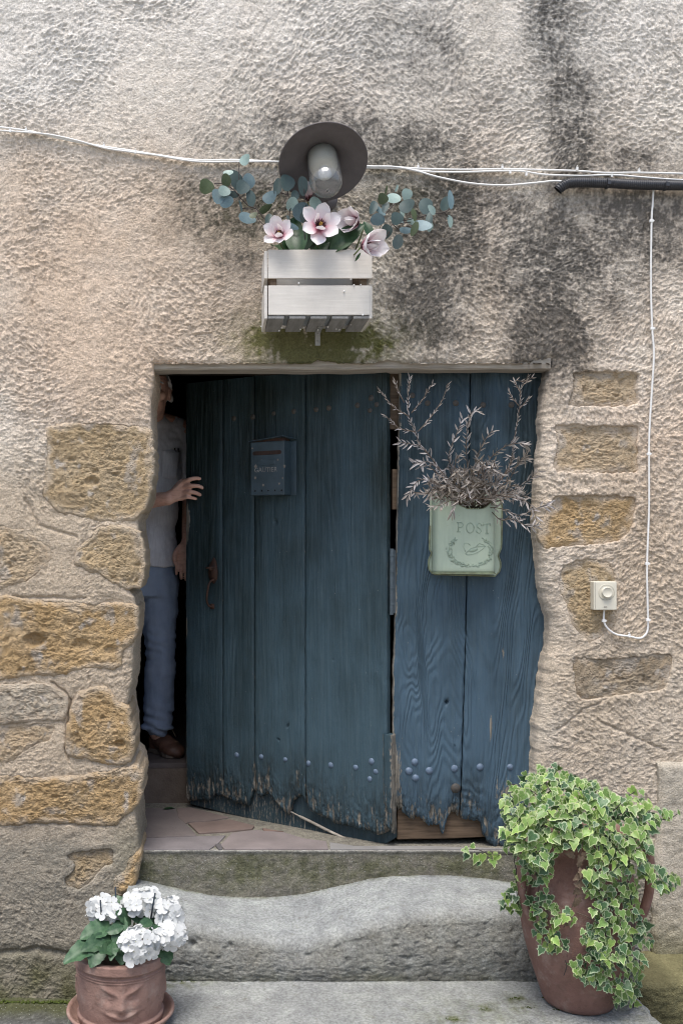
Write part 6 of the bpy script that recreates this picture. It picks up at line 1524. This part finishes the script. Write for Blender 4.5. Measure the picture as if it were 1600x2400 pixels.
# left hand hanging by the thigh
pc = Vector((-.598, .845, 1.075)); limb(b, [wr2, pc, pc + Vector((-.004, -.012, -.03))], [.026, .030, .026], 12)
for q, (dx, L) in enumerate(((.034, .075), (.012, .085), (-.012, .080), (-.036, .060))):
    k = pc + Vector((dx * .55 - .002, -.016 + abs(q - 1.5) * .004, -.036)); limb(b, [pc, k, k + Vector((dx * .25, -.016, -L * .45)), k + Vector((dx * .3, -.010, -L * .8)), k + Vector((dx * .3, .004, -L))], [.012, .0095, .0084, .0078, .007], 10)
limb(b, [pc + Vector((-.012, -.01, .03)), pc + Vector((-.036, -.025, .0)), pc + Vector((-.040, -.032, -.030)), pc + Vector((-.034, -.034, -.052))], [.014, .012, .0105, .0088], 10)
# legs inside the jeans
HIPL, KNL, ANL = Vector((-.712, .935, 1.0)), Vector((-.706, .885, .63)), Vector((-.718, .895, .262))
HIPR, KNR, ANR = Vector((-.895, .94, 1.0)), Vector((-.905, .90, .63)), Vector((-.882, .885, .262))
for h_, k_, a_ in ((HIPL, KNL, ANL), (HIPR, KNR, ANR)): limb(b, [h_, k_, a_], [.075, .05, .038])
def face_post(v, n):
    for s in (-1, 1):
        e = np.array(hc + Vector((s * .0335, -.083, .005))); d = (v - e) / np.array((.021, .03, .0125)); w = np.exp(-(d ** 2).sum(1)); v[:, 1] += .010 * w
        # fold from nose to mouth corner
    h = np.array(hc); m = (v[:, 1] < h[1] - .05) & (abs(v[:, 0] - h[0]) < .06)
    u = abs(v[:, 0] - h[0]); z = v[:, 2] - h[2]
    f = np.exp(-((u - (.020 + .35 * np.clip(-.035 - z, 0, .05))) / .004) ** 2) * smooth(-.03, -.045, z) * smooth(-.10, -.08, z); v[:, 1] += .0035 * f * m
    fr = smooth(.035, .045, z) * smooth(.10, .085, z); v[:, 1] += .0016 * fr * m * np.sin(z * 560)
    ml = np.exp(-((z + .0755) / .0022) ** 2) * (u < .026); v[:, 1] += .005 * ml * m
    return v
body = link('body', remeshed(b, .0040, 'body', M_SKIN, 3, face_post), man)
# eyes, brows, hair
M_EYE = simple('eye_white', (.55, .52, .48), (.48, .45, .42), 10, .25); M_IRIS = simple('blue_iris', (.05, .08, .13), (.03, .05, .09), 90, .2); M_HAIR = simple('white_hair', (.66, .65, .63), (.45, .44, .43), 60, .7, .3, .003, 220)
for s in (-1, 1):
    c = hc + Vector((s * .0335, -.0735, .005)); e = MB(); e.ball(c, .0122, 16, 10); d_ = Vector((.12, -1, -.12)).normalized()
    e.ball(c + d_ * .0086, (.0056, .0040, .0056), 12, 8, 1); e.ball(c + d_ * .0108, (.0026, .0022, .0026), 10, 6, 2); e.build('eye', [M_EYE, M_IRIS, M_BLACK], man, True)
    e = MB(); limb(e, [c + Vector((-s * .016, -.016, .016)), c + Vector((s * .002, -.020, .0225)), c + Vector((s * .020, -.010, .017))], [.0034, .0042, .0026], 8); e.build('eyebrow', M_HAIR, man, True)
hb = MB(); hb.ball(hc + Vector((0, .040, .020)), (.079, .088, .098), 24, 16)
for s in (-1, 1): limb(hb, [hc + Vector((s * .074, -.012, .062)), hc + Vector((s * .081, -.002, .030)), hc + Vector((s * .082, .014, .000)), hc + Vector((s * .078, .05, -.03))], [.005, .006, .006, .014], 10)
def hair_post(v, n):
    q = fbm(v[:, 0] * 60 + v[:, 1] * 40, v[:, 2] * 25, 3, 301); return v + n * (.006 * q)[:, None]
link('hair', remeshed(hb, .005, 'hair', M_HAIR, 2, hair_post), man)

def wrinkle(seed, amp, fx, fz, slant=.4):
    def f(v, n):
        w = fbm(v[:, 0] * fx + v[:, 2] * slant * fx, v[:, 2] * fz - v[:, 0] * slant * fz, 3, seed) + .5 * fbm(v[:, 0] * fx * 3, v[:, 2] * fz * 2.2, 2, seed + 4)
        return v + n * (amp * w)[:, None]
    return f
# T-shirt: trunk with sleeves
s_ = MB()
def ering(c, rx, ry, n=28): return [Vector((c[0] + rx * math.copysign(abs(math.cos(2 * math.pi * k / n)) ** .8, math.cos(2 * math.pi * k / n)), c[1] + ry * math.sin(2 * math.pi * k / n), c[2])) for k in range(n)]
levels = [((-.80, .925, 1.012), .172, .130), ((-.80, .925, 1.06), .172, .132), ((-.802, .92, 1.18), .165, .130), ((-.80, .92, 1.32), .172, .128), ((-.798, .92, 1.46), .190, .126), ((-.795, .93, 1.57), .198, .115), ((-.79, .935, 1.64), .180, .092), ((-.78, .93, 1.69), .105, .075), ((-.772, .92, 1.712), .070, .066)]
v_ = []; f_ = []
for c, rx, ry in levels: v_ += ering(c, rx, ry)
for j in range(len(levels) - 1):
    for k in range(28): f_.append((j * 28 + k, j * 28 + (k + 1) % 28, (j + 1) * 28 + (k + 1) % 28, (j + 1) * 28 + k))
f_ += [tuple(range(27, -1, -1)), tuple(len(v_) - 28 + k for k in range(28))]
s_.add(v_, f_)
limb(s_, [(-.64, .94, 1.625), (-.612, .97, 1.54), (-.598, .985, 1.445)], [.068, .068, .064], 16); limb(s_, [(-.96, .93, 1.625), (-.985, .90, 1.53), (-.99, .865, 1.45)], [.068, .068, .064], 16)
link('t_shirt', remeshed(s_, .006, 't_shirt', M_SHIRT, 3, wrinkle(320, .015, 7, 9)), man)
# breast pocket, pen tips
def on_chest(px, py, off=.004):
    p = P(px, py, .80); v = (p - cam.location).normalized(); ok, loc, nr, _ = man_shirt.ray_cast(cam.location - Vector((0, 0, 0)), v); return (loc - v * off) if ok else p
man_shirt = [o for o in man.children if o.name.startswith('t_shirt')][0]; bpy.context.view_layer.update()
def shirt_hit(px, py, off):
    v = (P(px, py, .8) - cam.location).normalized(); iv = man_shirt.matrix_world.inverted(); ok, loc, nr, _ = man_shirt.ray_cast(iv @ cam.location, iv.to_3x3() @ v)
    return (man_shirt.matrix_world @ loc) - v * off if ok else P(px, py, .80)
pk = MB(); rows_ = []
for j in range(9):
    f1 = j / 8; xl1, xr1 = 378 + 2 * f1, 423 - 8 * f1; yy = 1055 + 62 * f1 + (4 if j == 8 else 0)
    rows_.append([shirt_hit(xl1 + (xr1 - xl1) * i / 8, yy + (2 * i / 8) - (3 * abs(i - 4) / 4 if j == 8 else 0), .0045) for i in range(9)])
pk.add([p for r_ in rows_ for p in r_], [(j * 9 + i, j * 9 + i + 1, (j + 1) * 9 + i + 1, (j + 1) * 9 + i) for j in range(8) for i in range(8)])
po_ = pk.build('pocket', cloth('grey_cotton_pocket', (.65, .64, .665), (.57, .56, .585), 9, 700), man_shirt, True); so = po_.modifiers.new('t', 'SOLIDIFY'); so.thickness = .002
pk = MB(); pk.tube(rows_[0], .0016, 5); pk.build('pocket_hem', M_SHIRT, man_shirt, True)
pk = MB(); pk.tube([shirt_hit(411, 1058, .004), shirt_hit(410, 1050, .006)], .003, 8); pk.tube([shirt_hit(418, 1060, .004), shirt_hit(418, 1051, .006)], .0035, 8); pk.build('pen', M_BLACK, man_shirt, True)
# jeans
j_ = MB()
v_ = []; f_ = []
lv_ = [((-.80, .93, .88), .170, .125), ((-.80, .93, .98), .166, .124), ((-.80, .925, 1.06), .158, .118)]
for c, rx, ry in lv_: v_ += ering(c, rx, ry)
for j in range(2):
    for k in range(28): f_.append((j * 28 + k, j * 28 + (k + 1) % 28, (j + 1) * 28 + (k + 1) % 28, (j + 1) * 28 + k))
f_ += [tuple(range(27, -1, -1)), tuple(56 + k for k in range(28))]; j_.add(v_, f_)
for h_, k_, a_, s in ((HIPL, KNL, ANL, 1), (HIPR, KNR, ANR, -1)):
    limb(j_, [h_ + Vector((0, 0, -.06)), h_.lerp(k_, .5) + Vector((-.005 * s, 0, 0)), k_, k_.lerp(a_, .5) + Vector((0, .008, 0)), a_ + Vector((0, .0, .045))], [.093, .084, .068, .071, .068], 20)
    j_.tube([a_ + Vector((0, 0, .06)), a_ + Vector((0, -.004, .020))], [.069, .072], 20); j_.tube([a_ + Vector((0, -.002, .034)), a_ + Vector((0, -.004, .018))], [.0745, .0745], 20)
def jean_post(v, n):
    v = wrinkle(340, .010, 8, 10)(v, n)
    lowz = smooth(.44, .28, v[:, 2]); kn = np.exp(-((v[:, 2] - .66) / .07) ** 2)
    w = np.sin(v[:, 2] * 150 + 9 * (v[:, 0] + .7) * 6 + 3 * fbm(v[:, 0] * 9, v[:, 2] * 9, 2, 344)); return v + n * ((.0055 * lowz + .0032 * kn) * w)[:, None]
link('jeans', remeshed(j_, .0065, 'jeans', M_JEANS, 3, jean_post), man)
# shoes
M_LEATH = simple('brown_leather', (.13, .065, .042), (.075, .04, .028), 22, .5, .4, .001, 200); M_SOLE = simple('rubber_sole', (.16, .13, .10), (.10, .08, .065), 40, .8); M_LACE = simple('tan_lace', (.26, .19, .12), (.18, .13, .08), 90, .8)
def shoe(heel, toe):
    heel, toe = Vector(heel), Vector(toe); d_ = (toe - heel); L = d_.length; d_.normalize(); w_ = Vector((-d_.y, d_.x, 0))
    at = lambda t, s, z: heel + d_ * (L * t) + w_ * s + Vector((0, 0, z))
    out = [(0, -.018), (.03, -.030), (.2, -.034), (.45, -.033), (.7, -.046), (.85, -.046), (.96, -.030), (1.0, -.010), (1.0, .008), (.97, .026), (.86, .042), (.7, .045), (.45, .033), (.2, .033), (.03, .028), (0, .016)]
    so_ = MB(); so_.prism([at(t, s * 1.03, .001) for t, s in out], (0, 0, .022)); u = MB()
    u.ball(at(.80, 0, .030), (.052, .052, .034), 18, 10); u.ball(at(.62, 0, .040), (.050, .050, .042), 18, 10); limb(u, [at(.80, 0, .028), at(.5, 0, .050), at(.22, 0, .072)], [.036, .042, .046], 16); limb(u, [at(.16, 0, .03), at(.16, 0, .085)], [.036, .042], 16); u.ball(at(.95 - .06, 0, .024), (.040, .040, .026), 16, 10)
    lc = MB()
    for k in range(4):
        t = .34 + k * .085; z = .118 - k * .016; lc.tube(spline([at(t, -.034, z - .022), at(t + .01, 0, z - .002), at(t + .03, .034, z - .022)], 4), .0024, 6)
    lc.tube(spline([at(.36, .0, .118), at(.42, -.03, .126), at(.50, -.052, .085)], 4), .0022, 6); lc.tube(spline([at(.36, .0, .118), at(.42, .03, .128), at(.52, .055, .075)], 4), .0022, 6)
    sh = remeshed(u, .0045, 'shoe', M_LEATH, 4); o_ = link('shoe', sh, man); so_.build('sole', M_SOLE, o_, bevel=.004); lc.build('laces', M_LACE, o_, True)
    st = MB(); st.tube(spline([at(.60, -.046, .030), at(.74, -.030, .062), at(.80, 0, .066), at(.76, .030, .062), at(.62, .046, .030)], 5), .0022, 6); st.build('welt', M_LACE, o_, True)
toe = on_floor(419, 1779, FZ); shoe((-.745, .955, FZ), (toe.x, toe.y + .012, FZ)); shoe((-.905, .96, FZ), (-.828, .73, FZ))
